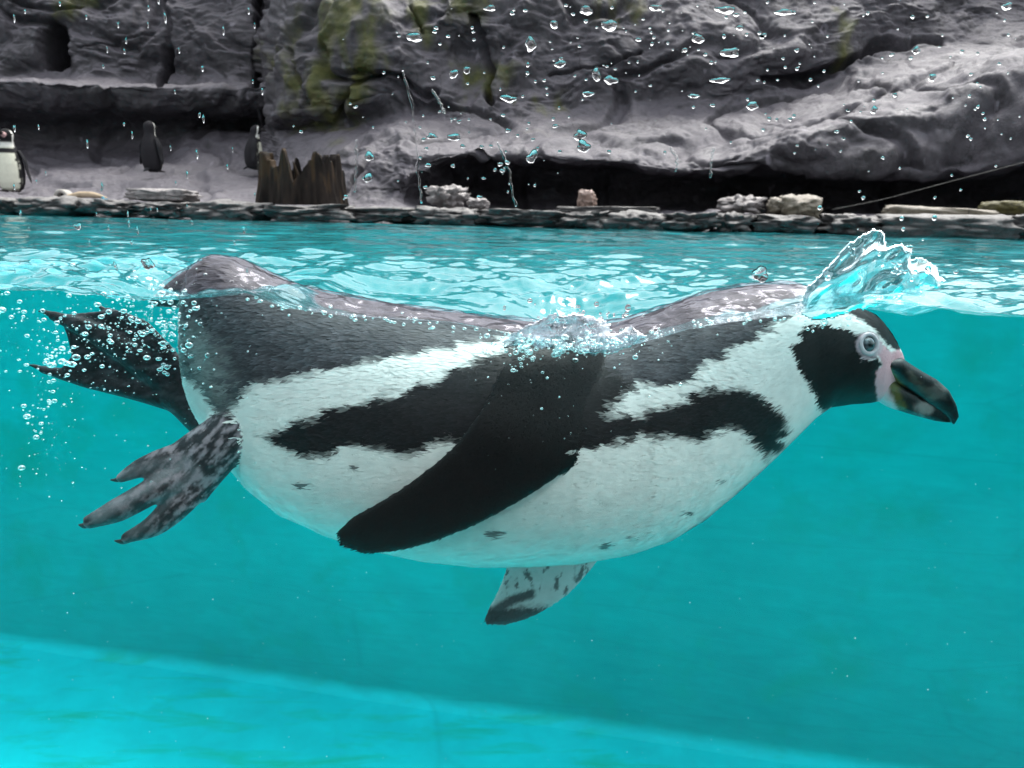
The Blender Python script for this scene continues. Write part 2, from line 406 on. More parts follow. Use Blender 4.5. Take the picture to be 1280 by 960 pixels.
# ---- rock cliffs: lofts through strata lines, then rough relief
def loft(name, rows, x0, x1, nx, nts, seed, cracks, holes, moss, amp=1.0):
    px = np.linspace(x0, x1, nx)
    R = []
    rows = [[(a_, b_+14, c_-.02) for a_, b_, c_ in rows[0]]]+list(rows); nts = [4]+list(nts)
    for r in rows:
        r = np.asarray(r, float); R.append(U(px, np.interp(px, r[:, 0], r[:, 1]), np.interp(px, r[:, 0], r[:, 2])))
    R = np.array(R); k = len(R)
    t = np.concatenate([np.linspace(i, i+1, n, endpoint=False) for i, n in enumerate(nts)]+[[k-1]])
    Mt = np.gradient(R, axis=0)*.75
    i = np.clip(t.astype(int), 0, k-2); x = (t-i)[:, None, None]
    S = (2*x**3-3*x**2+1)*R[i]+(x**3-2*x**2+x)*Mt[i]+(-2*x**3+3*x**2)*R[i+1]+(x**3-x**2)*Mt[i+1]
    # soften along the strata
    for _ in range(3):
        S[:, 1:-1] = .25*S[:, :-2]+.5*S[:, 1:-1]+.25*S[:, 2:]
    pxl, pyl = PX(S)
    Nn = np.cross(np.gradient(S, axis=1), np.gradient(S, axis=0)); Nn /= np.linalg.norm(Nn, axis=-1)[..., None]+1e-9
    if Nn[..., 1].mean() > 0: Nn = -Nn
    q = S+seed
    wq = q+.12*np.stack([fbm(q*2.1, 2), fbm(q*2.1+9, 2), fbm(q*2.1+31, 2)], -1)
    d = .085*fbm(wq*np.array([1.6, 1.6, 2.2]), 3, .5)
    rd = fbm(wq*np.array([2.3, 2.3, 3.4])+5, 4, .55, ridged=True)
    d -= .045*sstep(.6, 1.4, rd)
    bl = fbm(wq*np.array([1.2, 1.2, 1.7])+77, 1, ridged=True)
    d -= .10*sstep(.78, .98, bl)
    d += .011*fbm(q*9, 4, .5)
    d += .012*fbm(q*np.array([3, 3, 22]), 3)*sstep(.2, .7, np.abs(Nn[..., 2])*0+.5)
    d -= .016*sstep(.75, 1.25, fbm(wq*np.array([5, 5, 8])+15, 3, .5, ridged=True))
    d *= amp*(1-.45*np.abs(Nn[..., 2]))
    wob = 5*fbm(q*6+3, 3)
    for pts, wd_, dep in cracks:
        d -= dep*(1-sstep(0, wd_, line_d(pxl+wob, pyl+wob*.6, pts)))
    for poly, dep, soft in holes:
        d -= dep*sstep(-soft, soft, poly_sd(pxl+wob*.5, pyl+wob*.5, poly))
    S = S+Nn*d[..., None]
    mo = np.zeros(S.shape[:2])
    for poly, soft in moss:
        mo = np.maximum(mo, sstep(-soft, soft*.4, poly_sd(pxl, pyl, poly)+soft*1.1*fbm(q*5, 4)-2))
    mo *= sstep(-.5, .35, fbm(q*np.array([7, 7, 2.2])+4, 4))
    me = make_mesh(name, S.reshape(-1, 3), grid_faces(len(t), nx)[:, ::-1])
    set_col(me, np.repeat(mo.reshape(-1, 1), 3, 1))
    return obj('rock_cliff', me, M['rock'], kind='structure')

X0 = -900
left_rows = [
 [(X0, 262, 4.3), (0, 267, 3.70), (200, 270, 3.60), (345, 274, 3.55)],
 [(X0, 240, 4.6), (0, 251, 3.95), (200, 255, 3.85), (345, 256, 3.8)],
 [(X0, 235, 5.2), (0, 241, 4.7), (120, 238, 4.7), (220, 232, 4.6), (345, 232, 4.5)],
 [(X0, 215, 5.6), (0, 212, 5.3), (120, 214, 5.3), (220, 208, 5.3), (345, 205, 5.2)],
 [(X0, 190, 6.0), (0, 186, 5.8), (60, 196, 5.8), (150, 200, 5.7), (205, 198, 5.8), (240, 170, 5.8), (345, 166, 5.8)],
 [(X0, 175, 6.3), (0, 172, 6.05), (60, 180, 6.1), (200, 180, 6.1), (240, 163, 6.1), (345, 160, 6.3)],
 [(X0, 150, 6.2), (0, 150, 6.0), (60, 156, 6.05), (200, 154, 6.05), (240, 150, 6.0), (345, 150, 6.2)],
 [(X0, 140, 5.7), (0, 138, 5.65), (60, 142, 5.7), (100, 134, 5.7), (200, 140, 5.7), (260, 140, 5.65), (345, 138, 5.7)],
 [(X0, 104, 5.6), (0, 100, 5.55), (150, 106, 5.6), (250, 110, 5.6), (345, 106, 5.6)],
 [(X0, 96, 5.9), (0, 92, 5.95), (150, 98, 6.0), (250, 101, 6.0), (345, 99, 5.95)],
 [(X0, 60, 6.0), (0, 60, 6.05), (180, 62, 6.05), (345, 60, 6.1)],
 [(X0, -10, 6.1), (0, -5, 6.1), (180, -8, 6.15), (345, -5, 6.2)],
 [(X0, -130, 6.4), (345, -130, 6.5)],
 [(X0, -190, 7.2), (345, -190, 7.2)]]
loft('rock_cliff_ledges', left_rows, X0, 345, 620, [14, 26, 26, 26, 18, 22, 22, 40, 18, 40, 60, 50, 20], 3.1,
     [([(207, 60), (203, 78), (198, 98)], 9, .22), ([(205, 0), (212, 35), (206, 60)], 4, .05), ([(322, -40), (328, 40), (322, 70), (318, 100)], 10, .35),
      ([(15, 0), (60, 12), (95, 5)], 5, .06), ([(100, 60), (130, 55), (190, 40)], 3, .03)],
     [([(50, 35), (62, 24), (74, 32), (80, 48), (78, 70), (68, 80), (50, 77), (47, 60)], .75, 4)],
     [([(60, -20), (120, -20), (100, 12), (70, 14)], 14)], .65)

right_rows = [
 [(318, 272, 4.1), (345, 274, 3.62), (430, 276, 3.5), (640, 283, 3.28), (900, 289, 3.1), (1280, 299, 2.9), (2300, 320, 2.3)],
 [(318, 250, 4.4), (345, 255, 4.0), (430, 257, 3.8), (530, 258, 3.9), (640, 262, 4.0), (900, 268, 3.8), (1280, 279, 3.5), (2300, 290, 2.8)],
 [(318, 235, 4.9), (345, 240, 4.3), (430, 243, 4.0), (510, 247, 4.0), (535, 250, 4.3), (600, 252, 4.7), (900, 262, 4.6), (1280, 272, 4.3), (2300, 280, 3.6)],
 [(318, 222, 5.2), (345, 225, 4.6), (430, 225, 4.1), (510, 235, 4.0), (540, 238, 4.25), (600, 228, 4.8), (900, 240, 4.7), (1040, 240, 4.65), (1280, 240, 4.4), (2300, 230, 3.6)],
 [(318, 212, 5.3), (345, 212, 4.7), (430, 208, 4.2), (510, 217, 4.0), (545, 222, 4.1), (580, 208, 4.6), (620, 204, 4.75), (780, 214, 4.7), (900, 226, 4.6), (1040, 226, 4.5), (1200, 226, 4.3), (1280, 212, 4.3), (2300, 200, 3.3)],
 [(318, 204, 5.4), (345, 204, 4.8), (430, 197, 4.25), (510, 202, 4.05), (550, 206, 4.05), (580, 203, 4.1), (640, 203, 4.1), (780, 213, 4.1), (850, 222, 4.0), (910, 225, 4.0), (980, 222, 3.9), (1040, 224, 3.85), (1200, 224, 3.7), (1280, 206, 3.6), (2300, 190, 2.8)],
 [(318, 188, 5.7), (345, 188, 5.0), (430, 182, 4.4), (500, 180, 4.15), (600, 186, 4.05), (700, 190, 4.05), (800, 199, 4.0), (850, 204, 3.95), (900, 198, 3.95), (950, 183, 3.9), (1000, 163, 3.85), (1050, 155, 3.85), (1100, 145, 3.85), (1200, 122, 3.8), (1245, 95, 3.75), (1300, 80, 3.7), (2300, 60, 2.9)],
 [(318, 176, 5.9), (345, 176, 5.15), (430, 168, 4.7), (500, 160, 4.5), (600, 166, 4.35), (700, 168, 4.3), (800, 165, 4.3), (900, 160, 4.3), (960, 155, 4.3), (1000, 143, 4.25), (1060, 125, 4.2), (1100, 112, 4.2), (1200, 88, 4.15), (1280, 66, 4.1), (2300, 40, 3.2)],
 [(318, 163, 5.95), (345, 163, 5.3), (430, 158, 5.0), (500, 138, 4.75), (600, 152, 4.6), (700, 152, 4.6), (800, 142, 4.6), (900, 140, 4.6), (960, 140, 4.6), (1000, 130, 4.6), (1060, 102, 4.6), (1100, 88, 4.6), (1200, 62, 4.6), (1280, 52, 4.55), (2300, 20, 3.6)],
 [(318, 140, 6.3), (332, 140, 5.4), (345, 140, 5.05), (430, 135, 4.8), (500, 112, 4.75), (600, 130, 4.7), (700, 130, 4.72), (800, 122, 4.7), (900, 122, 4.75), (1000, 105, 4.8), (1100, 72, 4.8), (1280, 40, 4.8), (2300, 0, 3.8)],
 [(318, 80, 6.4), (332, 80, 5.5), (345, 80, 5.1), (430, 75, 4.75), (500, 65, 4.7), (590, 70, 4.9), (620, 72, 4.75), (800, 70, 4.75), (900, 66, 4.7), (1000, 60, 4.75), (1100, 42, 4.95), (1280, 20, 5.0), (2300, -20, 4.0)],
 [(318, 0, 6.5), (332, 0, 5.6), (345, 0, 5.25), (430, -5, 4.9), (560, -5, 4.8), (700, -5, 4.85), (1000, -5, 4.95), (1280, -15, 5.1), (2300, -50, 4.1)],
 [(318, -140, 6.7), (345, -140, 5.8), (700, -140, 5.3), (1280, -150, 5.4), (2300, -160, 4.6)],
 [(318, -190, 7.5), (345, -200, 6.8), (700, -200, 6.3), (1280, -200, 6.3), (2300, -210, 5.4)]]
MOSS = [([(395, -20), (480, -20), (470, 60), (440, 120), (420, 155), (375, 150), (360, 60), (345, 55), (390, 30)], 26),
        ([(505, -20), (620, -20), (600, 30), (560, 45), (520, 40)], 20), ([(570, 85), (640, 80), (630, 130), (580, 120)], 18),
        ([(640, 120), (700, 118), (705, 140), (640, 146)], 14), ([(740, -10), (800, -10), (780, 30), (745, 25)], 14),
        ([(1040, 10), (1080, 30), (1060, 70), (1040, 60)], 10)]
loft('rock_cliff_buttress', right_rows, 318, 2300, 1000, [12, 20, 20, 18, 22, 22, 30, 30, 26, 44, 50, 44, 20], 8.7,
     [([(398, 55), (405, 95), (440, 105), (475, 95)], 6, .10), ([(355, 60), (372, 100), (378, 130)], 5, .07), ([(590, 20), (596, 60), (610, 90), (612, 125)], 7, .14),
      ([(430, 100), (425, 150)], 8, .12), ([(470, 92), (500, 98), (530, 120), (545, 115)], 7, .10), ([(512, 0), (525, 25), (530, 40)], 3, .05),
      ([(690, 95), (760, 80), (800, 60)], 3, .05), ([(960, 100), (1010, 98), (1060, 75), (1100, 55), (1175, 50)], 8, .16),
      ([(1005, 148), (1060, 128), (1120, 108)], 4, .05), ([(1080, 118), (1140, 100), (1190, 78)], 3, .04)],
     [], MOSS, .7)

# ---- pool water: one surface sheet from the glass to the bank
YP = 0.665                                     # body axis of the swimming penguin
MPP = YP/FPX
HX, HZ = [], []
WLINE = np.array([(-400, 372), (0, 376), (60, 373), (150, 376), (230, 372), (270, 366), (300, 364), (330, 376), (360, 386), (430, 395), (560, 403), (640, 417), (700, 434), (760, 438), (800, 430), (860, 412), (920, 402), (1000, 393), (1060, 383), (1090, 379), (1150, 382), (1280, 396), (1700, 405)], float)
_wp = U(WLINE[:, 0], WLINE[:, 1], GY)
def water_height(x, y):
    p = np.stack([x, y, np.zeros_like(x)], -1)
    far = sstep(.9, 2.2, y)
    d = .0040*fbm(p*np.array([3.2, 9, 1]), 3, .5)*(1+.6*far)
    d += .0020*fbm(p*np.array([9, 24, 1])+7, 3, .5)
    near = 1-sstep(.8, 1.6, y)
    d += near*(.0050*fbm(p*np.array([10, 19, 1])+3, 3, .5)+.0016*fbm(p*np.array([34, 48, 1])+40, 2, .5))
    # the bird draws the surface down along its flanks and throws a wake up behind it
    d += .0005*fbm(p*np.array([12, 50, 1])+60, 3, .6)+near*.0011*fbm(p*np.array([40, 75, 1])+90, 3, .6)
    front = (1-sstep(.70, .86, y))*sstep(-.30, -.22, x)*(1-sstep(.30, .36, x))
    d = d*(1-.85*front)
    zl = np.interp(x, _wp[:, 0], _wp[:, 2])
    dip = sstep(-.33, -.27, x)*(1-sstep(.33, .40, x))
    zl = zl*(1-dip)+(EYE-(EYE-zl)*(np.minimum(y, .68)/GY))*dip
    d += zl*(1-sstep(.68, 1.0, y))
    lw_ = np.exp(-((x+.36)/.13)**2-((y-.70)/.16)**2)
    d += lw_*(.008+.008*fbm(p*22+12, 3, .55))
    d += .017*np.exp(-((x-.315)/.05)**2-((y-.605)/.03)**2)*(1+.35*fbm(p*28+8, 2))
    mid = np.exp(-((x-.07)/.12)**2-((y-.84)/.07)**2)
    d += mid*(.006+.008*fbm(p*20+2, 3, .55))
    return d
nr, nc = 420, 900
yy = np.geomspace(GY+.0006, 5.0, nr); ss = np.linspace(-1, 1, nc)
ss = np.sign(ss)*np.abs(ss)**1.0
Yg = np.repeat(yy[:, None], nc, 1); Xg = ss[None]*(yy[:, None]*.82+.06)
Zg = water_height(Xg, Yg)
keep = Yg < (A[1]+(Xg-A[0])*wd[1]/wd[0])+.25
WATER = (Xg, Yg, Zg)

# ================================================================== THE SWIMMING PENGUIN
def interp_s(xk, yk, x, it=6):
    xd = np.linspace(xk[0], xk[-1], 600); yd = np.interp(xd, xk, yk)
    for _ in range(it*4):
        yd[1:-1] = .25*yd[:-2]+.5*yd[1:-1]+.25*yd[2:]
    return np.interp(x, xd, yd)
TOP = [(231, 400), (234, 362), (240, 340), (250, 326), (270, 318), (300, 324), (330, 339), (360, 352), (400, 364), (450, 374), (500, 381), (560, 390), (640, 400),
       (700, 406), (740, 407), (780, 402), (820, 390), (860, 374), (900, 363), (950, 355), (1000, 355), (1030, 363), (1060, 377), (1080, 386), (1095, 394), (1110, 411), (1120, 427), (1127, 438), (1131, 449)]
BOT = [(231, 402), (234, 450), (240, 488), (250, 515), (270, 547), (290, 574), (310, 600), (330, 621), (370, 649), (420, 670), (480, 686), (540, 696), (600, 700), (660, 698),
       (720, 693), (780, 683), (830, 667), (870, 644), (905, 617), (940, 587), (965, 564), (985, 545), (1010, 521), (1030, 508), (1060, 504), (1095, 502), (1110, 492), (1120, 476), (1127, 462), (1131, 451)]
WID = [(231, 2), (236, 30), (245, 48), (260, 65), (300, 90), (360, 114), (430, 131), (520, 143), (620, 148), (720, 146), (800, 137), (860, 121), (910, 103), (950, 88), (1000, 68), (1040, 57), (1070, 50), (1085, 43), (1098, 31), (1108, 21), (1118, 13), (1131, 2)]
def cols(K): K = np.array(K, float); return K[:, 0], K[:, 1]
u = np.linspace(0, 1, 420); xs_ = 231+900*(u-.06*np.sin(2*np.pi*u)/1.0*0.5)
xs_ = 231+900*(.5-.5*np.cos(np.pi*u))*.35+900*u*.65
tp = interp_s(*cols(TOP), xs_, 1); bt = interp_s(*cols(BOT), xs_, 1)-np.interp(xs_, [231, 300, 400, 500, 700, 900, 1000], [0, 6, 10, 8, 4, 3, 0]); wd2 = interp_s(*cols(WID), xs_, 1)
Pt = U(xs_, tp, YP); Pb = U(xs_, bt, YP)
# the near flank bulges towards the lens, so its outline sits a little inside
C = (Pt+Pb)/2; Rv = (Pt-Pb)/2*.985
th = np.linspace(0, 2*np.pi, 180, endpoint=False); pw = 2/2.25
ct = np.sign(np.cos(th))*np.abs(np.cos(th))**pw; st_ = np.sign(np.sin(th))*np.abs(np.sin(th))**pw
BODY = C[:, None]+Rv[:, None]*ct[None, :, None]+(wd2*MPP)[:, None, None]*st_[None, :, None]*np.array([0, 1, 0])
shells = [(rings(BODY), 0)]
def limb(pts, part, m=36, n=70):
    """pts: (px, py, dY, half width px, half thickness px)"""
    a = np.array(pts, float); Pn = U(a[:, 0], a[:, 1], YP+a[:, 2]); k = (YP+a[:, 2])/FPX
    v = tube(Pn, a[:, 3]*k, a[:, 4]*k, m, n); shells.append((v, part)); return Pn
def plate(poly, dY, thick, part):
    a = np.array(poly, float); n = len(a)
    dy = a[:, 2] if a.shape[1] > 2 else np.full(n, dY)
    f = U(a[:, 0], a[:, 1], YP+dy-thick/2); b = U(a[:, 0], a[:, 1], YP+dy+thick/2)
    c0 = f.mean(0)[None]; c1 = b.mean(0)[None]
    V = np.concatenate([f, b, c0, c1]); j = np.arange(n); k = (j+1) % n
    T = np.concatenate([np.stack([j, k, np.full(n, 2*n)], -1), np.stack([n+k, n+j, np.full(n, 2*n+1)], -1),
                        np.stack([j, n+j, k], -1), np.stack([k, n+j, n+k], -1)])
    shells.append(((V, [T]), part))
# near flipper, hanging down and back along the flank
limb([(722, 436, -.050, 44, 22), (710, 470, -.070, 68, 20), (684, 512, -.091, 80, 15), (650, 553, -.105, 68, 11), (603, 595, -.111, 56, 9), (545, 632, -.113, 47, 8), (490, 657, -.110, 38, 8), (452, 667, -.107, 29, 7), (431, 667, -.105, 17, 5), (423, 664, -.104, 4, 3)], 1, 60, 150)
# far flipper, seen below the belly
limb([(715, 620, .070, 52, 16), (697, 680, .078, 60, 12), (672, 722, .080, 48, 9), (645, 752, .080, 32, 7), (620, 770, .080, 17, 5), (607, 777, .080, 4, 3)], 2, 24, 40)
# near leg and webbed foot
limb([(352, 512, -.030, 34, 34), (318, 520, -.048, 37, 34), (282, 548, -.058, 34, 26), (246, 580, -.062, 40, 18), (225, 600, -.062, 44, 13)], 3)
limb([(240, 568, -.062, 21, 13), (205, 575, -.066, 16.5, 14), (176, 585, -.068, 13, 13), (148, 599, -.068, 6, 7)], 3, 16, 26)
limb([(236, 588, -.064, 24, 14), (190, 614, -.072, 17.5, 17), (146, 638, -.074, 16.5, 15), (108, 654, -.072, 9, 9)], 3, 16, 26)
limb([(246, 598, -.062, 26, 13), (222, 630, -.066, 20, 15), (194, 656, -.067, 15.5, 13), (154, 674, -.066, 7, 7)], 3, 16, 26)
plate([(240, 560), (205, 578), (186, 594), (178, 616), (192, 624), (202, 632), (214, 640), (240, 615), (262, 590)], -.0605, .006, 3)
# far leg and foot trailing behind, sole side up
limb([(300, 545, .030, 30, 26), (262, 530, .045, 24, 18), (232, 500, .05, 26, 14), (210, 480, .052, 30, 11)], 4)
limb([(225, 492, .052, 22, 10), (170, 448, .048, 18, 10), (110, 412, .045, 13, 8), (62, 393, .044, 6, 5)], 4, 16, 28)
limb([(228, 502, .052, 18, 10), (170, 487, .052, 15, 10), (105, 474, .052, 11, 8), (50, 461, .052, 5, 5)], 4, 16, 28)
limb([(225, 475, .052, 20, 10), (195, 435, .052, 17, 9), (160, 405, .054, 13, 8), (130, 388, .055, 6, 5)], 4, 16, 28)
plate([(235, 480), (212, 430), (185, 402), (152, 388), (110, 390), (74, 394), (84, 420), (90, 445), (75, 462), (130, 482), (190, 498), (235, 508)], .050, .005, 4)
# stubby tail
limb([(275, 360, .0, 30, 34), (243, 362, .0, 26, 30), (215, 370, .0, 15, 22), (192, 378, .0, 5, 12)], 5)
# muzzle: bare swelling round the gape
limb([(1082, 462, .0, 34, 36), (1098, 470, .0, 27, 23), (1108, 475, .0, 16, 11), (1114, 478, .0, 6, 4)], 0)

V, F = join([s[0] for s in shells])
pid_src = np.concatenate([np.full(len(s[0][0]), s[1]) for s in shells])
src = make_mesh('penguin_src', V, F)
kd = kdtree.KDTree(len(V))
for i, v in enumerate(V): kd.insert(v, i)
kd.balance()
tmp = bpy.data.objects.new('tmp', src); COL.objects.link(tmp)
md = tmp.modifiers.new('r', 'REMESH'); md.mode = 'VOXEL'; md.voxel_size = .0017; md.use_smooth_shade = True
ms = tmp.modifiers.new('s', 'SMOOTH'); ms.factor = .5; ms.iterations = 8
dg = bpy.context.evaluated_depsgraph_get()
body_me = bpy.data.meshes.new_from_object(tmp.evaluated_get(dg)); body_me.name = 'penguin_body'
bpy.data.objects.remove(tmp); bpy.data.meshes.remove(src)
nv = len(body_me.vertices)
BV = np.zeros(nv*3, np.float32); body_me.vertices.foreach_get('co', BV); BV = BV.reshape(-1, 3).astype(float)
BN = np.zeros(nv*3, np.float32); body_me.vertex_normals.foreach_get('vector', BN); BN = BN.reshape(-1, 3).astype(float)
def parts_of(P): return np.array([pid_src[kd.find(p)[1]] for p in P])
# plumage pattern, read on the near side and mirrored to the far one
BACK = [(225, 300), (225, 470), (245, 478), (268, 512), (290, 530), (306, 496), (325, 482), (400, 466), (470, 452), (540, 440), (600, 430), (650, 424), (700, 432), (740, 470), (770, 505), (790, 488), (810, 481), (850, 486), (872, 470), (895, 455), (920, 438), (950, 422), (975, 405), (993, 396), (1012, 385), (1005, 330), (600, 280)]
BAND = [(332, 545), (345, 540), (380, 526), (420, 511), (470, 500), (520, 485), (570, 468), (610, 447), (650, 430), (720, 470), (762, 522), (800, 518), (850, 506), (880, 491), (905, 485), (935, 487), (962, 497), (984, 515), (991, 535), (982, 555), (964, 573), (950, 556), (930, 536), (908, 534), (895, 545), (885, 556), (870, 547), (845, 547), (800, 549), (760, 560), (720, 566), (690, 560), (600, 548), (560, 556), (520, 570), (480, 563), (440, 556), (410, 574), (385, 570), (360, 562)]
HEAD = [(1016, 402), (1005, 414), (997, 432), (999, 446), (1008, 468), (1020, 486), (1030, 512), (1104, 512), (1098, 480), (1096, 463), (1102, 456), (1097, 447), (1085, 445), (1073, 439), (1070, 426), (1080, 420), (1070, 414), (1056, 408), (1036, 403)]
CROWN = [(1045, 366), (1090, 376), (1130, 424), (1122, 438), (1110, 430), (1099, 415), (1085, 402), (1064, 391), (1045, 386)]
PINK = [(1096, 424), (1106, 432), (1114, 440), (1122, 436), (1140, 450), (1140, 470), (1140, 520), (1100, 520), (1096, 505), (1094, 480), (1094, 464), (1103, 457), (1100, 447), (1096, 442), (1100, 432)]
SHOULDER = [(600, 455), (690, 435), (745, 450), (790, 470), (800, 484), (768, 520), (730, 548), (680, 540), (600, 520)]
VENT = [(228, 470), (246, 480), (290, 540), (300, 580), (270, 565), (236, 505)]
MOTT = [(232, 410), (268, 415), (290, 470), (282, 508), (255, 480), (234, 455)]
def pattern(P, part):
    Q = P.copy(); Q[:, 1] = np.where(Q[:, 1] > YP, 2*YP-Q[:, 1], Q[:, 1])
    x, y = PX(Q)
    q3 = np.stack([x/9, y/5, np.zeros_like(x)], -1)
    n1 = fbm(q3, 3, .6); n2 = fbm(q3*np.array([.35, .5, 1])+9, 3, .5)
    jx, jy = x+3.5*n1+5*n2, y+5*n2+2.0*n1
    body = (part == 0) | (part == 5)
    c = np.tile(np.array([.80, .80, .77]), (len(P), 1))
    def over(poly, col, soft=2.0, jit=1.0, mask=None):
        sd = poly_sd(x+(jx-x)*jit, y+(jy-y)*jit, poly); a = sstep(-soft, soft, sd)
        if mask is not None: a = a*mask
        a = a[:, None]; return c*(1-a)+np.asarray(col)*a
    g = np.array([.040, .039, .045])*(1+.45*n1+.25*n2)[:, None]
    c = over(BACK, g, 6, 1.1)
    c = over(BAND, (.011, .0105, .012), 6, 1.3)
    c = over(SHOULDER, (.009, .0085, .0095), 9, 1.5)
    c = over(VENT, (.62, .66, .64), 6, 2)
    c = over(MOTT, (.20, .21, .21), 16, 4)
    c = over(HEAD, (.006, .006, .0065), 1.6, 1.2)
    c = over(CROWN, (.007, .007, .0075), 1.4, .6)
    c = over(PINK, (.62, .335, .37), 1.4, .35)
    a = (1-sstep(15, 19, np.hypot(x-1087, y-431)+1.5*n1))[:, None]; c = c*(1-a)+np.array([.55, .40, .44])*a
    for sx, sy, r in ((625, 668, 7), (765, 681, 6), (382, 608, 6), (795, 672, 3), (452, 585, 4), (867, 640, 4), (905, 600, 3), (540, 640, 4)):
        a = (1-sstep(r*.5, r, np.hypot((x+1.5*n1-sx)/1.7, y+1.2*n1-sy)))[:, None]*.8; c = c*(1-a)+np.array([.05, .05, .055])*a
    # limbs
    X, Yr = PX(P)
    k = part == 1; c[k] = np.array([.0055, .0052, .0058])*(1+.25*n1[k])[:, None]
    k = part == 2
    m = .8*sstep(.2, .5, fbm(np.stack([X/10, Yr/26, np.zeros_like(X)], -1)+5, 3, .6))*sstep(-10, 10, 745-Yr)
    m = np.maximum(m, sstep(752, 764, Yr+4*n1)*.95); m = np.maximum(m, (1-sstep(3, 9, line_d(X, Yr, [(612, 768), (640, 750), (664, 742)])))*.9)
    c[k] = (np.array([.50, .52, .52])*(1-m[k, None])+np.array([.025, .025, .03])*m[k, None])
    k = part == 3
    m = .9*sstep(-.25, .55, fbm(np.stack([(X-Yr)/26, (X+Yr)/11, np.zeros_like(X)], -1)+2, 4, .6))*(.45+.55*sstep(-40, 40, X-205))
    t = (1-sstep(2, 12, np.abs(line_d(X, Yr, [(230, 575), (150, 598)])-3)))*.5+(1-sstep(2, 12, line_d(X, Yr+5, [(232, 585), (120, 652)])))*.7+(1-sstep(2, 12, line_d(X, Yr+5, [(245, 595), (165, 670)])))*.5  # highlights painted along the tops of the toes
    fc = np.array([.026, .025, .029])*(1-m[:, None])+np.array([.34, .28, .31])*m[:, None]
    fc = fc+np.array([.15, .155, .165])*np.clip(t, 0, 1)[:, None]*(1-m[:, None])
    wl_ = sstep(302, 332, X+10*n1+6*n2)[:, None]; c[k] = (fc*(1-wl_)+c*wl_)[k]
    k = part == 4; c[k] = (np.array([.020, .019, .022])*(1+2.2*np.clip(n2, 0, 1)+.5*n1)[:, None])[k]
    k = part == 5; c[k] = (np.array([.04, .038, .042])*(1+.4*n1)[:, None])[k]
    return np.clip(c, .003, .9)
BP = parts_of(BV)
# let the leg's feathers run into the foot
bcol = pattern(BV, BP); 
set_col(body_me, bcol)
ROOT = Vector((C[210][0], YP, C[210][2]))
pen = empty('swimming_penguin', ROOT, 'black and white banded penguin swimming with its back breaking the water surface', 'penguin')
o = obj('body', body_me, M['skin'], pen); put(o, ROOT)
bvh = BVHTree.FromPolygons([tuple(v) for v in BV], [tuple(p.vertices) for p in body_me.polygons])
# feathers: tens of thousands of short blades lying along the body
me = body_me; me.calc_loop_triangles()
tri = np.zeros(len(me.loop_triangles)*3, np.int32); me.loop_triangles.foreach_get('vertices', tri); tri = tri.reshape(-1, 3)
ta, tb, tc = BV[tri[:, 0]], BV[tri[:, 1]], BV[tri[:, 2]]
ar = np.linalg.norm(np.cross(tb-ta, tc-ta), axis=1)/2
pw_ = np.array([1.0, 1.4, 1.0, 0.0, 0.0, 1.0])[BP[tri[:, 0]]]
pxx, pyy = PX(ta)
pw_ = pw_*np.where((pxx > 980) & (ta[:, 1] < YP+.03), 2.2, 1.0)
pw_ *= np.where(ta[:, 1] > YP+.05, .5, 1.0)
face_bare = poly_sd(pxx, pyy, PINK) > -3
pw_ = np.where(face_bare | (np.hypot(pxx-1086, pyy-430) < 17) | (pxx > 1122), 0, pw_)
cum = np.cumsum(ar*pw_); NF = 110000
ti = np.searchsorted(cum, RNG.random(NF)*cum[-1]); r1 = np.sqrt(RNG.random(NF)); r2 = RNG.random(NF)
w0, w1, w2 = 1-r1, r1*(1-r2), r1*r2
FP = ta[ti]*w0[:, None]+tb[ti]*w1[:, None]+tc[ti]*w2[:, None]
FN = BN[tri[ti, 0]]*w0[:, None]+BN[tri[ti, 1]]*w1[:, None]+BN[tri[ti, 2]]*w2[:, None]; FN /= np.linalg.norm(FN, axis=1)[:, None]
fpart = BP[tri[ti, 0]]
flow = np.tile(np.array([-1., 0, -.03]), (NF, 1))
fx, fy = PX(FP)
flow[fpart == 0] += np.stack([np.zeros(NF), .25*np.sign(FP[:, 1]-YP)*0, -.35*sstep(950, 1100, fx)*0+.28*sstep(520, 300, fx)*0], -1)[fpart == 0]
# neck: feathers follow the sloping neck down and back
flow[:, 2] += np.where(fpart == 0, -.45*sstep(930, 1010, fx)*(1-sstep(1060, 1110, fx))+.12*(1-sstep(300, 600, fx))*-1, 0)
fl1 = U(428, 665, YP-.09)-U(706, 470, YP-.09); fl2 = U(610, 776, YP+.08)-U(700, 660, YP+.08)
flow[fpart == 1] = fl1/np.linalg.norm(fl1); flow[fpart == 2] = fl2/np.linalg.norm(fl2)
flow += RNG.normal(size=(NF, 3))*.16
T = flow-FN*(flow*FN).sum(1)[:, None]; T /= np.linalg.norm(T, axis=1)[:, None]+1e-9
Bn = np.cross(FN, T)
ln = RNG.uniform(.006, .0105, NF)*np.where(fpart == 0, 1, .5)*np.where(fx > 980, .75, 1); hw = ln*RNG.uniform(.08, .13, NF)
lift = RNG.uniform(.01, .055, NF)*ln
p0 = FP+FN*.0001
V5 = np.stack([p0-Bn*(hw*.6)[:, None], p0+Bn*(hw*.6)[:, None],
               p0+T*(ln*.55)[:, None]+Bn*hw[:, None]+FN*(lift*.6)[:, None], p0+T*(ln*.55)[:, None]-Bn*hw[:, None]+FN*(lift*.6)[:, None],
               p0+T*ln[:, None]+FN*lift[:, None]], 1)
ix = (np.arange(NF)*5)[:, None]
fme = make_mesh('plumage', V5.reshape(-1, 3), [ix+np.array([[0, 1, 2, 3]]), ix+np.array([[3, 2, 4]])])
fc = pattern(FP, fpart); fc = fc*(1+(RNG.random((NF, 1))-.5)*np.where(fc.mean(1) > .3, .05, .5)[:, None]); fc = np.minimum(fc, .85)
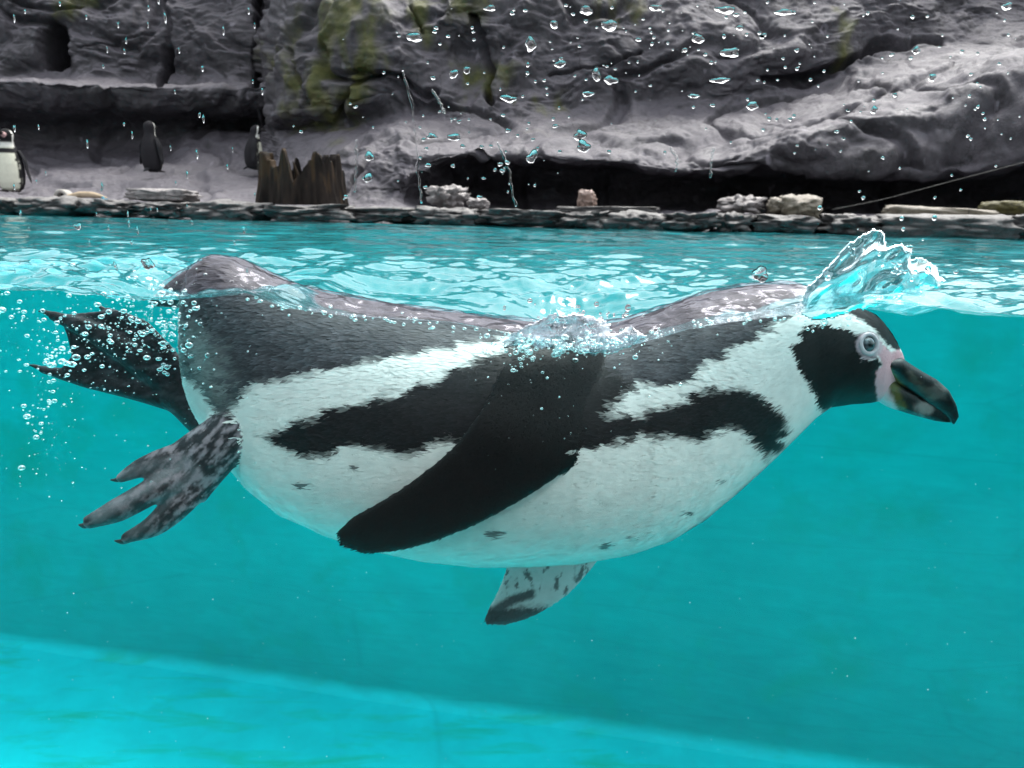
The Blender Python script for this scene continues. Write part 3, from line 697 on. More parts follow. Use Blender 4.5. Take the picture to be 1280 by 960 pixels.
c5 = np.repeat(fc, 5, 0).reshape(NF, 5, 3)
dk = (fc.mean(1) < .09) & (fpart == 0)
c5[dk, 4] *= 1.9; c5[dk, 2:4] *= 1.15      # worn pale feather tips
set_col(fme, c5.reshape(-1, 3))
o = obj('plumage', fme, M['feather'], pen, kind='stuff'); put(o, ROOT)

# bill: two mandibles lofted between their edge lines
def mandible(name, up, lo, wid, colf):
    up = np.array(up, float); lo = np.array(lo, float); k = 40; t = np.linspace(0, 1, k)
    def rs(A): 
        s = np.concatenate([[0], np.cumsum(np.hypot(*np.diff(A, axis=0).T))]); s /= s[-1]
        return np.stack([interp_s(s, A[:, 0], t, 1), interp_s(s, A[:, 1], t, 1)], -1)
    a, b = rs(up), rs(lo); pa, pb = U(a[:, 0], a[:, 1], YP), U(b[:, 0], b[:, 1], YP)
    c_ = (pa+pb)/2; r_ = (pa-pb)/2; wv = np.interp(t, np.linspace(0, 1, len(wid)), wid)*MPP
    th_ = np.linspace(0, 2*np.pi, 28, endpoint=False)
    Rg = c_[:, None]+r_[:, None]*np.cos(th_)[None, :, None]+(wv[:, None]*np.sign(np.sin(th_))*np.abs(np.sin(th_))**.55)[..., None]*np.array([0, 1, 0])
    V_, F_ = rings(Rg); me_ = make_mesh(name, V_, F_); Q = V_.copy(); Q[:, 1] = np.where(Q[:, 1] > YP, 2*YP-Q[:, 1], Q[:, 1])
    x, y = PX(Q); set_col(me_, colf(x, y, fbm(np.stack([x/8, y/8, x*0], -1), 3)))
    o_ = obj(name, me_, M['beak'], pen); put(o_, ROOT)
MOUTH = [(1094, 460), (1117, 478), (1137, 491), (1154, 502), (1169, 511), (1180, 518), (1188, 526), (1191, 530)]
def colU(x, y, n):
    c = np.tile(np.array([.006, .0055, .006]), (len(x), 1))
    a = (1-sstep(6, 16, np.hypot((x-1172), (y-490)*1.1)+4*n))[:, None]*.3; c = c*(1-a)+np.array([.30, .28, .26])*a
    a = (1-sstep(2, 7, line_d(x, y, [(1138, 466), (1150, 484), (1166, 496)])+3*n))[:, None]*.35; c = c*(1-a)+np.array([.16, .14, .11])*a
    a = (1-sstep(2, 8, line_d(x, y, [(1108, 464), (1124, 484)])+2*n))[:, None]*.8; c = c*(1-a)+np.array([.22, .20, .07])*a
    return c
def colL(x, y, n):
    c = np.tile(np.array([.006, .0055, .006]), (len(x), 1))
    a = (1-sstep(7, 16, np.hypot(x-1155, (y-511)*1.3)+4*n))[:, None]*.5; c = c*(1-a)+np.array([.42, .42, .40])*a
    a = (1-sstep(3, 9, line_d(x, y, [(1112, 472), (1120, 492), (1126, 508)])+3*n))[:, None]*.85; c = c*(1-a)+np.array([.10, .095, .02])*a
    a = (1-sstep(-2, 4, x-1108-(y-480)*.40+2*n))[:, None]; c = c*(1-a)+np.array([.55, .40, .41])*a
    return c
mandible('upper_mandible', [(1104, 444), (1122, 445), (1137, 455), (1150, 463), (1168, 473), (1184, 487), (1194, 505), (1198, 520), (1193, 530)], MOUTH, [30, 25, 21, 17, 14, 10, 6, 1], colU)
mandible('lower_mandible', [(x-2, y-5) for x, y in MOUTH[:-1]], [(1086, 494), (1108, 508), (1130, 515), (1150, 521), (1168, 526), (1182, 528), (1188, 528)], [29, 23, 18, 14, 10, 6, 1], colL)
# eyes
def cast(px, py):
    d = (U(px, py, 1.0)-np.array([0, 0, EYE])); d /= np.linalg.norm(d)
    h = bvh.ray_cast(Vector((0, 0, EYE)), Vector(d)); return np.array(h[0]), np.array(h[1])
hp, hn = cast(1086, 430)
for side in (1, -1):
    p = hp.copy(); n_ = hn.copy()
    if side < 0: p[1] = 2*YP-p[1]; n_[1] = -n_[1]
    n_ = n_/np.linalg.norm(n_)
    v, f = ico(4); dn = v@n_
    cc = np.tile(np.array([.055, .065, .075]), (len(v), 1)); cc[dn > .80] = (.10, .12, .14); cc[dn > .87] = (.055, .07, .085); cc[dn > .93] = (.008, .008, .010)
    me_ = make_mesh('eye', p-n_*.0042+v*.0076, f); set_col(me_, cc); o = obj('eye', me_, M['eye'], pen); put(o, ROOT); eye_o = o
    e1 = np.cross(n_, [0, 0, 1.]); e1 /= np.linalg.norm(e1); e2 = np.cross(n_, e1)
    t1 = np.linspace(0, 2*np.pi, 40, endpoint=False); t2 = np.linspace(0, 2*np.pi, 12, endpoint=False)
    R0, r0 = .0080, .0018
    Rg = p+n_*.0004+(e1*np.cos(t1)[:, None]+e2*np.sin(t1)[:, None])[:, None]*(R0+r0*np.cos(t2))[None, :, None]+n_*(r0*.8*np.sin(t2))[None, :, None]
    fr_ = grid_faces(41, 12, True); fr_ = np.where(fr_ >= 480, fr_-480, fr_)
    me_ = make_mesh('eye_ring', Rg.reshape(-1, 3), fr_); set_col(me_, np.tile(np.array([.52, .44, .47]), (480, 1))); o = obj('eye_ring', me_, M['skin'], eye_o); put(o, ROOT)
# claws
for pts in ([(158, 595, -.069, 7), (146, 600, -.0685, 4), (138, 600, -.068, 1)], [(118, 651, -.073, 9), (104, 657, -.072, 5), (98, 656, -.072, 1)], [(166, 671, -.067, 8), (152, 677, -.066, 5), (143, 676, -.066, 1)],
            [(66, 394, .044, 7), (55, 390, .044, 4), (48, 389, .044, 1)], [(54, 462, .052, 6), (44, 458, .052, 4), (36, 456, .052, 1)], [(134, 390, .055, 6), (127, 385, .055, 4), (122, 380, .055, 1)]):
    a = np.array(pts, float); Pn = U(a[:, 0], a[:, 1], YP+a[:, 2]); v = tube(Pn, a[:, 3]*MPP*.72, a[:, 3]*MPP*.6, 12, 14)
    o = obj('claw', make_mesh('claw', *v), M['claw'], pen); put(o, ROOT)

# ================================================================== WATER
Xg, Yg, Zg = WATER
wl_pts = BV[(np.abs(BV[:, 2]) < .010)]
kw = kdtree.KDTree(len(wl_pts))
for i, v in enumerate(wl_pts): kw.insert((v[0], v[1], 0), i)
kw.balance()
nearm = (np.abs(Xg) < .6) & (Yg < .95)
dm = np.full(Xg.shape, 1.0); idx = np.argwhere(nearm)
for i, j in idx: dm[i, j] = kw.find((Xg[i, j], Yg[i, j], 0))[2]
Zg = Zg+.005*np.exp(-dm/.010)*(1+.8*noise3(np.stack([Xg*60, Yg*60, Xg*0], -1)))
out = np.linspace(0, 1, 26)[1:]**1.5
Lx = Xg[:, :1]+(XL-.02-Xg[:, :1])*out[None, ::-1]; Rx = Xg[:, -1:]+(XR+.02-Xg[:, -1:])*out[None]
ok_l = np.minimum(Lx, Xg[:, :1]); ok_r = np.maximum(Rx, Xg[:, -1:])
def wz(X): return water_height(X, np.repeat(yy[:, None], X.shape[1], 1))
Xa = np.concatenate([ok_l, Xg, ok_r], 1); Za = np.concatenate([wz(ok_l), Zg, wz(ok_r)], 1); Ya = np.repeat(yy[:, None], Xa.shape[1], 1)
F = grid_faces(nr, Xa.shape[1]); Vw = np.stack([Xa, Ya, Za], -1).reshape(-1, 3)
kp = (Vw[F[:, 0], 1] < wall_y(Vw[F[:, 0], 0])+.12) & (Vw[F[:, 1], 0]-Vw[F[:, 0], 0] > 1e-6)
F = F[kp]; used, inv = np.unique(F, return_inverse=True)
obj('water', make_mesh('water', Vw[used], inv.reshape(-1, 4)), M['water'], kind='structure')

# the upright face of the water body, where it stands against the glass
xw = np.concatenate([np.linspace(XL, -.8, 30), np.linspace(-.79, .79, 500), np.linspace(.8, XR, 30)])
ztop = water_height(xw, np.full_like(xw, GY+.0006))-.0002
zr = np.stack([ztop]+[ztop*(1-k)+FLOOR_Z*k for k in (.1, .4, 1.0)])
Vf = np.stack([np.repeat(xw[None], 4, 0), np.full(zr.shape, GY+.0003), zr], -1)
obj('water', make_mesh('water_face', Vf.reshape(-1, 3), grid_faces(4, len(xw))[:, ::-1]), M['water_face'], kind='structure')
# ---- thrown-up water
def blob(name, outline, dY, thick, namp, seed, mt, label, fs=28., sk=.9):
    """lumpy closed sheet of water filling an outline, rounded and swollen in depth"""
    a = np.array(outline, float); x0, y0 = a.min(0)-2; x1, y1 = a.max(0)+2
    st = 2.0; gx, gy = np.meshgrid(np.arange(x0, x1, st), np.arange(y0, y1, st))
    q = np.stack([(gx-sk*gy)/fs*.4, (gy+sk*gx)/fs*1.1, gx*0+seed], -1)
    qe = np.stack([gx/9, gy/9, gx*0+seed], -1)
    sd = poly_sd(gx+6*fbm(q, 3)+1.5*fbm(qe, 2), gy+6*fbm(q+5, 3)+1.5*fbm(qe+5, 2), a)
    sd = np.minimum(sd, 14*(fbm(q*.9+50, 3, .5)+.62))
    h = (np.clip(sd, 0, 30)/30)**.85*thick/2*(1+.8*fbm(q+11, 3, .5))
    h2 = (np.clip(sd, 0, 30)/30)**.85*thick/2*(1+.5*fbm(q+33, 2, .5))
    off = namp*fbm(q*.5+21, 2)
    f = U(gx, gy, YP+dY+off-np.maximum(h, 2e-5)); b = U(gx, gy, YP+dY+off+np.maximum(h2, 2e-5))
    ny, nx_ = gx.shape; ins = sd > -.5
    G = grid_faces(ny, nx_); kk = ins.ravel()[G].all(1); G = G[kk]
    n0 = ny*nx_
    from collections import Counter
    e = np.concatenate([G[:, [0, 1]], G[:, [1, 2]], G[:, [2, 3]], G[:, [3, 0]]])
    key = np.sort(e, 1); _, inv_, cnt = np.unique(key, axis=0, return_inverse=True, return_counts=True)
    be = e[cnt[inv_.ravel()] == 1]
    FF = np.concatenate([G, G[:, ::-1]+n0, np.stack([be[:, 1], be[:, 0], be[:, 0]+n0, be[:, 1]+n0], -1)])
    V_ = np.concatenate([f.reshape(-1, 3), b.reshape(-1, 3)]); us, iv = np.unique(FF, return_inverse=True)
    o_ = obj(name, make_mesh(name, V_[us], iv.reshape(-1, 4)), mt, None, label, 'splash')
    return o_
blob('water_splash', [(1000, 392), (1008, 362), (1022, 345), (1038, 325), (1058, 305), (1080, 290), (1099, 284), (1108, 294), (1106, 308), (1126, 303), (1140, 312), (1138, 324), (1160, 320), (1172, 332), (1186, 348), (1176, 356), (1158, 352), (1140, 362), (1118, 372), (1088, 386), (1050, 398), (1020, 402)],
     -.055, .024, .012, 2.2, M['splash'], 'turquoise sheet of splashed water curling up over the swimming penguin\'s head', 42., .8)
blob('water_splash', [(622, 436), (640, 416), (668, 402), (700, 389), (735, 392), (760, 402), (800, 412), (812, 422), (780, 440), (740, 444), (715, 436), (690, 438), (660, 432)],
     -.090, .018, .004, 9.1, M['froth'], 'frothy lump of churned water above the shoulder of the near flipper', 16., .3)
# ---- the film of water sliding off the emerging back
wlz = water_height(BV[:, 0], BV[:, 1])
fq = np.array([p.vertices[:] for p in body_me.polygons if len(p.vertices) == 4])
okv = ((BP == 0) | (BP == 5)) & (BV[:, 2] > wlz-.0015) & (BV[:, 0] < U(1040, 380, YP)[0])
fq = fq[okv[fq].all(1)]; us, iv = np.unique(fq, return_inverse=True)
fv = BV[us]; hh = np.clip((fv[:, 2]-wlz[us])/.006, 0, 1)
off = .0022+.0022*fbm(fv*np.array([24, 40, 50])+4, 3, .55)+.0011*fbm(fv*np.array([50, 90, 90])+9, 3, .55)
off = np.maximum(off, .0004)
obj('water_film', make_mesh('water_film', fv+BN[us]*off[:, None], iv.reshape(-1, 4)), M['film'], None, 'thin rippling film of water sliding off the swimming penguin\'s emerging back', 'water film')
v, f = ico(2); nd = 46
dp = np.array([U(random.gauss(1110, 45), random.gauss(325, 26), YP-.05+random.uniform(-.03, .03)) for _ in range(nd)]+[U(random.gauss(715, 45), random.gauss(398, 12), YP-.09+random.uniform(-.01, .01)) for _ in range(40)])
V_, F_ = many((v, f), dp, RNG.uniform(.0004, .0022, len(dp))[:, None]*RNG.uniform(.7, 1.4, (len(dp), 3)))
obj('splash_droplets', make_mesh('splash_droplets', V_, F_), M['drop'], kind='stuff', label='clear droplets flung up round the splashes over the swimming penguin', cat='droplets')
# ---- bubbles
bub = []
def cluster(cx, cy, sx, sy, n, r0, r1, d0, d1):
    for _ in range(n):
        bub.append((random.gauss(cx, sx), random.gauss(cy, sy), random.uniform(d0, d1), r0+(r1-r0)*random.random()**3))
cluster(140, 410, 45, 30, 80, .8, 3.8, -.10, .0); cluster(60, 445, 40, 30, 45, .6, 3.2, -.1, .05); cluster(60, 505, 12, 10, 14, 1, 4, -.08, .0)
cluster(45, 530, 14, 22, 16, 1, 4, -.08, 0); cluster(75, 445, 16, 14, 30, 1.5, 5, -.08, 0); cluster(205, 390, 25, 18, 100, .6, 3.6, -.1, -.02); cluster(40, 385, 30, 10, 26, 1, 4.5, -.12, 0)
cluster(215, 430, 14, 30, 60, .8, 4, -.08, -.02); cluster(700, 432, 45, 8, 130, .8, 4, -.115, -.09); cluster(655, 445, 14, 14, 30, .8, 3, -.118, -.105)
cluster(1030, 402, 22, 6, 26, .8, 4, -.09, -.06); cluster(700, 500, 70, 50, 34, .5, 1.8, -.125, -.118)
cluster(130, 420, 60, 34, 420, .25, 1.3, -.11, .02); cluster(60, 520, 20, 45, 90, .25, 1.2, -.1, .05); cluster(205, 395, 30, 24, 300, .25, 1.5, -.1, -.02); cluster(720, 428, 55, 9, 260, .3, 1.6, -.115, -.08)
for x in range(300, 1000, 3):
    if random.random() < .55:
        y = np.interp(x, [300, 360, 420, 600, 700, 780, 860, 1000], [372, 385, 392, 412, 432, 428, 405, 396])
        bub.append((x+random.gauss(0, 3), y+random.gauss(0, 3), -.105, random.uniform(.6, 2.4)))
for _ in range(80): bub.append((random.uniform(0, 330), random.uniform(380, 620), random.uniform(-.12, .15), random.uniform(.4, 1.4)))
bp = []; br = []
for x, y, d, r in bub:
    q = U(x, y, YP+d); 
    if q[2] > .02: continue
    dd = q-np.array([0, 0, EYE]); L = np.linalg.norm(dd)
    h = bvh.ray_cast(Vector((0, 0, EYE)), Vector(dd/L), L+.02)
    if h[0] is not None: q = np.array(h[0])-dd/L*(r*MPP*.6)
    if q[1]-r*MPP < GY+.001: q[1] = GY+.001+r*MPP
    bp.append(q); br.append(r*MPP)
v, f = ico(2); V_, F_ = many((v, f), np.array(bp), np.array(br)[:, None]*np.array([1.15, 1, .85])*RNG.uniform(.85, 1.15, (len(bp), 3)))
obj('air_bubbles', make_mesh('air_bubbles', V_, F_), M['bubble'], kind='stuff', label='silvery air bubbles streaming in the water round the swimming penguin', cat='bubbles')
n = 260; P_ = U(RNG.uniform(-40, 1320, n), RNG.uniform(400, 950, n), RNG.uniform(.56, 1.6, n))
v, f = ico(1); V_, F_ = many((v, f), P_, RNG.uniform(.0002, .0006, n))
obj('floating_specks', make_mesh('floating_specks', V_, F_), M['foam'], kind='stuff', label='tiny pale specks drifting in the turquoise pool water', cat='specks')

# ================================================================== BANK: stones, stump, birds, litter
def stone_mesh(name, size, seed, boxy=.5, rough=.12, sub=4):
    v, f = ico(sub)
    m_ = np.abs(v).max(1)[:, None]; b = v*(1-boxy)+v/m_*boxy*.85
    p = b*np.array(size)/2
    q = v*1.4+seed*7.7
    s = 1+rough*fbm(q, 4, .55)-rough*.9*sstep(.5, 1.0, fbm(q*1.7+3, 2, .5, ridged=True))
    return make_mesh(name, p*s[:, None], f)
SHORE_ANG = math.atan2(wd[1], wd[0])
def stone(px0, px1, ytop, ybot, back, mt, label, group=None, seed=0, boxy=.6, rough=.12, name='shore_stone', dD=0.0, cat='stone'):
    pc = (px0+px1)/2; D = float(shoreD(pc))+back/2-.04+dD
    a = U(px0, ybot, D-back/2*.8); b = U(px1, ybot, D-back/2*.8); t = U(pc, ytop, D)
    zb = (a[2]+b[2])/2; h = max(t[2]-zb, .02); cx = (a[0]+b[0])/2; L = np.linalg.norm(b-a)
    o_ = obj(name, stone_mesh(name, (L*(1.06 if group is None else random.uniform(1.05, 1.3)), back, h*(1.12 if group is None else random.uniform(.9, 1.35))), seed, boxy, rough), mt, None, label, cat, group)
    o_.location = (cx, D, zb+h/2); o_.rotation_euler = (random.uniform(-.08, .08), random.uniform(-.045, .045), SHORE_ANG+random.uniform(-.10, .10)); return o_
SL = 'flat dark slab edging the pool with nothing lying behind it'; SG = 'slabs edging the pool'
SPEC = {3: 'dark flat slab at the feet of the pale-bellied standing penguin', 4: 'dark flat slab in front of the pale round pipe end', 5: 'dark flat slab that the blue rope hangs over', 8: 'dark flat slab in front of the rotten stump', 10: 'dark flat slab in front of the whitish lumpy rock', 12: 'dark flat slab in front of the small upright pink stone', 15: 'dark flat slab in front of the pale grey-white rock', 16: 'dark flat slab in front of the rounded tan boulder'}
for i, (x0, x1, yt, yb) in enumerate([(-420, -300, 243, 266), (-305, -180, 240, 266), (-190, -80, 244, 267), (-90, 20, 243, 268), (10, 95, 246, 269), (90, 165, 248, 270), (160, 240, 251, 272), (226, 330, 252, 275), (325, 438, 256, 277), (432, 522, 258, 280), (516, 610, 259, 283), (604, 705, 261, 285), (698, 770, 264, 288), (764, 838, 266, 290), (832, 905, 265, 291), (898, 955, 268, 293), (948, 1040, 270, 294), (1034, 1112, 270, 296), (1270, 1380, 272, 304), (1370, 1500, 274, 308), (1490, 1640, 274, 312)]):
    stone(x0, x1, yt, yb, random.uniform(.22, .34), M['slab'], SPEC.get(i, SL), SG, i+1, random.uniform(.5, .8), random.uniform(.14, .3), dD=random.uniform(-.03, .02))
stone(1098, 1290, 268, 299, .30, M['slab'], 'long dark wedge-shaped slab at the water\'s edge beside the mossy yellow stone', None, 61, .75, .10, dD=-.03)
stone(1120, 1262, 259, 281, .26, M['tan_stone'], 'long tan slab lying flat on top of the dark wedge-shaped slab', None, 62, .8, .08, dD=.14)
stone(1238, 1300, 251, 270, .16, M['moss_stone'], 'yellow-green mossy stone at the end of the tan slab', None, 63, .5, .1, dD=.30)
stone(898, 962, 246, 268, .18, M['pale_stone'], 'pale lumpy grey-white rock sitting on the slabs beside the tan boulder', None, 64, .2, .34, dD=.14, name='pale_rock')
stone(978, 1036, 244, 273, .20, M['tan_stone'], 'rounded tan boulder with a pale face on the pool edge', None, 65, .45, .16, dD=.12, name='boulder')
stone(962, 992, 247, 270, .14, M['tan_stone'], 'small brown stone tucked against the rounded tan boulder', None, 66, .5, .14, dD=.17)
stone(530, 584, 231, 260, .18, M['pale_stone'], 'whitish lumpy rock in front of the dark hollow beneath the ledge', None, 67, .25, .30, dD=.16, name='pale_rock')
stone(582, 612, 248, 262, .10, M['pale_stone'], 'small pinkish pebble beside the whitish lumpy rock', None, 68, .3, .2, dD=.14, name='pebble')
stone(722, 746, 238, 262, .10, M['pink_stone'], 'small upright pink stone standing alone before the dark hollow', None, 69, .35, .18, dD=.16)
stone(148, 242, 236, 252, .22, M['pale_stone'], 'pale flat stone lying on the bank behind the blue rope', None, 70, .7, .14, dD=.12)
stone(690, 830, 258, 268, .16, M['slab'], 'thin splintered flat slab lying beside the upright pink stone', None, 71, .85, .1, dD=.12)

# broken hollow stump
sp = U(378, 256, 3.62); W = 97*3.62/FPX; H_ = 68*3.62/FPX
stump = empty('tree_stump', sp, 'dark rotten hollow tree stump with jagged splintered top on the bank', 'stump')
def stump_shell(name, r0, r1, zlo, seed, light):
    n, k = 160, 40; th = np.linspace(0, 2*np.pi, n, endpoint=False); t = np.linspace(0, 1, k)
    cs = np.stack([np.cos(th)*1.3, np.sin(th)*1.3, th*0+seed], -1)
    top = .58+.46*fbm(cs*1.6, 3, .6)+.14*noise3(cs*8)
    for a_, h_, w_ in ((-2.35, .16, .22), (-1.75, .25, .10), (-.95, .30, .16), (-1.35, -.25, .12), (-2.9, -.05, .2)):
        dt = (th-a_+np.pi) % (2*np.pi)-np.pi; top += h_*np.exp(-(dt/w_)**2)
    top = np.clip(top, .35, 1.02)
    rr = 1+.10*noise3(cs*2.5)+.05*noise3(np.stack([np.cos(th)*7, np.sin(th)*7, th*0+seed], -1))
    V_ = []; c_ = []
    for s, rad in ((0, r0), (1, r1)):
        tt = t if s == 0 else t[::-1]
        for q in tt:
            z = (zlo if s else 0)+(top-(zlo if s else 0))*q
            fl = 1+.12*(1-z)**2*(s == 0)
            R_ = rad*rr*fl*(1+.03*noise3(np.stack([np.cos(th)*9, np.sin(th)*9, z*3], -1)))
            V_.append(np.stack([R_*np.cos(th)*W/2, R_*np.sin(th)*W/2*.8, z*H_], -1))
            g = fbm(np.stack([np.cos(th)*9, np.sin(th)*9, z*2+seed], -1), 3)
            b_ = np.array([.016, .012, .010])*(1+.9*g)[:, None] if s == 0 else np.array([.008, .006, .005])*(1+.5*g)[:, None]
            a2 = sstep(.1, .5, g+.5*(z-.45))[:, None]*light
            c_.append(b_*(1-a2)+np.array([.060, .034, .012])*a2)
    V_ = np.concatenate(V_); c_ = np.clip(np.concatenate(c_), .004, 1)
    F_ = grid_faces(2*k, n, True)
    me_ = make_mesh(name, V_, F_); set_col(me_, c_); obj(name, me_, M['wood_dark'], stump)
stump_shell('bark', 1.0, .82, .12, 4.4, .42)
for i in range(5):
    an = -math.pi/2+random.uniform(-1.3, 1.3); r_ = random.uniform(.75, .95); hz = random.uniform(.55, 1.05)
    b0 = np.array([math.cos(an)*W/2*r_, math.sin(an)*W/2*.8*r_, .05*H_]); b1 = b0+np.array([random.uniform(-.02, .02), .02, hz*H_*.6]); b2 = b0+np.array([random.uniform(-.03, .03), .03, hz*H_])
    v_, f_ = tube(np.array([b0, b1, b2]), [.018, .012, .002], [.012, .008, .002], 8, 14)
    me_ = make_mesh('splinter', v_, f_); set_col(me_, np.tile(np.array([[.04, .025, .013]])*random.uniform(.3, 1.1), (len(v_), 1))); obj('splinter', me_, M['wood_dark'], stump)

# standing penguins
def standing(name, px, pyb, pyt, D, yaw, label, front, lean=0.0, hunch=1.0):
    base = U(px, pyb, D); Hh = (pyb-pyt)*D/FPX
    r = empty(name, base, label, 'penguin', None); r.rotation_euler = (0, 0, yaw)
    prof = [(0, .02), (.02, .12), (.06, .165), (.15, .195), (.30, .205), (.45, .195), (.58, .165), (.68, .125), (.75, .105), (.81, .105), (.87, .115), (.92, .110), (.96, .085), (.985, .05), (1.0, .004)]
    z = np.linspace(0, 1, 70); rr = interp_s(*cols(prof), z, 1); th_ = np.linspace(0, 2*np.pi, 48, endpoint=False)
    cy_ = lean*z*z+.02*np.sin(z*3)
    R_ = np.stack([rr[:, None]*hunch*np.cos(th_), rr[:, None]*hunch*.95*np.sin(th_)+cy_[:, None], np.repeat(z[:, None], 48, 1)], -1)*Hh
    V_, F_ = rings(R_); q = V_/Hh; an = np.arctan2(q[:, 0], -(q[:, 1]-lean*q[:, 2]**2)); n_ = .12*fbm(q*9, 3)
    c_ = np.tile(np.array([.022, .021, .024]), (len(V_), 1))
    def ov(a, col): return c_*(1-a[:, None])+np.array(col)*a[:, None]
    fa = np.abs(an)+n_
    c_ = ov(sstep(1.25, 1.1, fa)*sstep(.74, .72, q[:, 2]), (.60, .60, .50))
    c_ = ov(sstep(1.3, 1.2, fa)*sstep(.60, .62, q[:, 2])*sstep(.70, .68, q[:, 2]), (.02, .02, .022))
    c_ = ov((1-sstep(.08, .1, np.abs(np.abs(an)-1.05+n_)))*sstep(.66, .60, q[:, 2]), (.02, .02, .02))
    c_ = ov(sstep(1.5, 1.4, fa)*sstep(.705, .715, q[:, 2])*sstep(.79, .775, q[:, 2]), (.62, .62, .58))
    c_ = ov(sstep(1.7, 1.6, fa)*sstep(.78, .79, q[:, 2]), (.015, .015, .016))
    c_ = ov((1-sstep(.13, .18, np.abs(np.abs(an)-1.25)))*sstep(.76, .78, q[:, 2])*sstep(.98, .95, q[:, 2]), (.66, .66, .62))
    me_ = make_mesh('body', V_, F_); set_col(me_, c_); obj('body', me_, M['far_bird'], r)
    zb = .89*Hh; hy = (lean*.8-.10)*Hh
    if front:
        pts = np.array([[0, hy+.01*Hh, zb], [-.02*Hh, hy-.06*Hh, zb+.03*Hh], [-.03*Hh, hy-.10*Hh, zb+.085*Hh]])
    else:
        pts = np.array([[0, hy+.01*Hh, zb], [0, hy-.07*Hh, zb-.005*Hh], [0, hy-.13*Hh, zb-.03*Hh]])
    v_, f_ = tube(pts, np.array([.045, .03, .006])*Hh, np.array([.04, .026, .006])*Hh, 14, 16, axis=(1, 0, 0)); me_ = make_mesh('beak', v_, f_)
    cb = np.tile(np.array([.02, .018, .018]), (len(v_), 1)); cb[:100] = (.45, .30, .30) if front else (.03, .028, .03); set_col(me_, cb); obj('beak', me_, M['far_bird'], r)
    for s in (-1, 1):
        pts = np.array([[s*.15*hunch, .01+lean*.4, .66], [s*.225*hunch, .02+lean*.25, .5], [s*.245*hunch, .02+lean*.1, .34], [s*.275*hunch, .03, .20], [s*.285*hunch, .03, .15]])*Hh
        v_, f_ = tube(pts, np.array([.022, .02, .016, .012, .004])*Hh, np.array([.05, .07, .06, .04, .012])*Hh, 14, 24)
        me_ = make_mesh('flipper', v_, f_); set_col(me_, np.tile(np.array([.022, .022, .025]), (len(v_), 1))); obj('flipper', me_, M['far_bird'], r)
        pts = np.array([[s*.08, .0, .015], [s*.085, -.10, .02], [s*.09, -.19, .012]])*Hh
        v_, f_ = tube(pts, np.array([.02, .02, .01])*Hh, np.array([.045, .055, .05])*Hh, 12, 12, axis=(1, 0, 0))
        me_ = make_mesh('foot', v_, f_); set_col(me_, np.tile(np.array([.04, .035, .035]), (len(v_), 1))); obj('foot', me_, M['far_bird'], r)
        v_, f_ = ico(2); me_ = make_mesh('eye', v_*.012*Hh+np.array([s*.095*Hh, hy+.05*Hh, .905*Hh]), f_); set_col(me_, np.tile(np.array([.01, .01, .01]), (len(v_), 1))); obj('eye', me_, M['far_bird'], r)
    pts = np.array([[0, .13, .08], [0, .20, .03], [0, .25, .005]])*Hh
    v_, f_ = tube(pts, np.array([.03, .02, .006])*Hh, np.array([.07, .06, .03])*Hh, 12, 12, axis=(1, 0, 0)); me_ = make_mesh('tail', v_, f_); set_col(me_, np.tile(np.array([.03, .03, .033]), (len(v_), 1))); obj('tail', me_, M['far_bird'], r)
    return r
standing('standing_penguin', 16, 240, 166, 4.68, .25, 'small pale-bellied penguin standing on the bank facing the pool, bill raised', True)
standing('standing_penguin', 192, 215, 156, 5.05, math.pi-.35, 'dark grey penguin with its back turned, standing against the shadowed undercut', False, .02, 1.0)
standing('standing_penguin', 318, 212, 160, 5.0, math.pi/2+.35, 'hunched grey penguin standing side-on on the bank behind the rotten stump', False, -.10, 1.05)

# litter on the bank
rp = U(76, 246, 4.15); lit = empty('pipe_end', rp, 'pale round pipe end with a dark bore lying on the bank', 'pipe')
t1 = np.linspace(0, 2*np.pi, 41)[:-1]; cx_ = np.stack([np.cos(t1), t1*0, np.sin(t1)], -1)
R_ = np.array([cx_*r_+np.array([0, y_, 0]) for r_, y_ in ((.022, .06), (.020, .0), (.022, -.004), (.034, -.004), (.038, .0), (.038, .03), (.036, .06))])
obj('pipe_wall', make_mesh('pipe_wall', R_.reshape(-1, 3), grid_faces(7, 40, True)), M['ring'], lit)
obj('bore', make_mesh('bore', np.concatenate([cx_*.021+np.array([0, .03, 0]), [[0, .03, 0]]]), np.array([[i, (i+1) % 40, 40] for i in range(40)])), M['claw'], lit)  # dark disc set in the pipe as the shade inside its bore
Pn = U(np.array([84, 100, 118, 134]), np.array([246, 243.5, 244, 248]), 4.15); v_, f_ = tube(Pn, [.010, .017, .015, .006], [.01, .016, .014, .006], 10, 20)
obj('stick', make_mesh('stick', v_, f_), M['wood_pale'], None, 'short pale tan stick lying beside the round pipe end', 'stick')
Pn = U(np.array([128, 131, 134, 131, 135, 139, 138]), np.array([246, 252, 250, 256, 260, 257, 264]), 3.62); v_, f_ = tube(Pn, [.007]*7, [.007]*7, 8, 50)
obj('rope', make_mesh('rope', v_, f_), M['rope'], None, 'short tangle of pale blue rope hanging over the slabs', 'rope')
Pn = np.array([U(1040, 262, 3.3), U(1100, 250, 3.3), U(1180, 229, 3.25), U(1280, 203, 3.2), U(1480, 150, 3.1)]); v_, f_ = tube(Pn, [.0014]*5, [.0014]*5, 8, 60)
obj('cable', make_mesh('cable', v_, f_), M['cable'], None, 'thin dark cable strung diagonally across the shadowed hollow', 'cable')

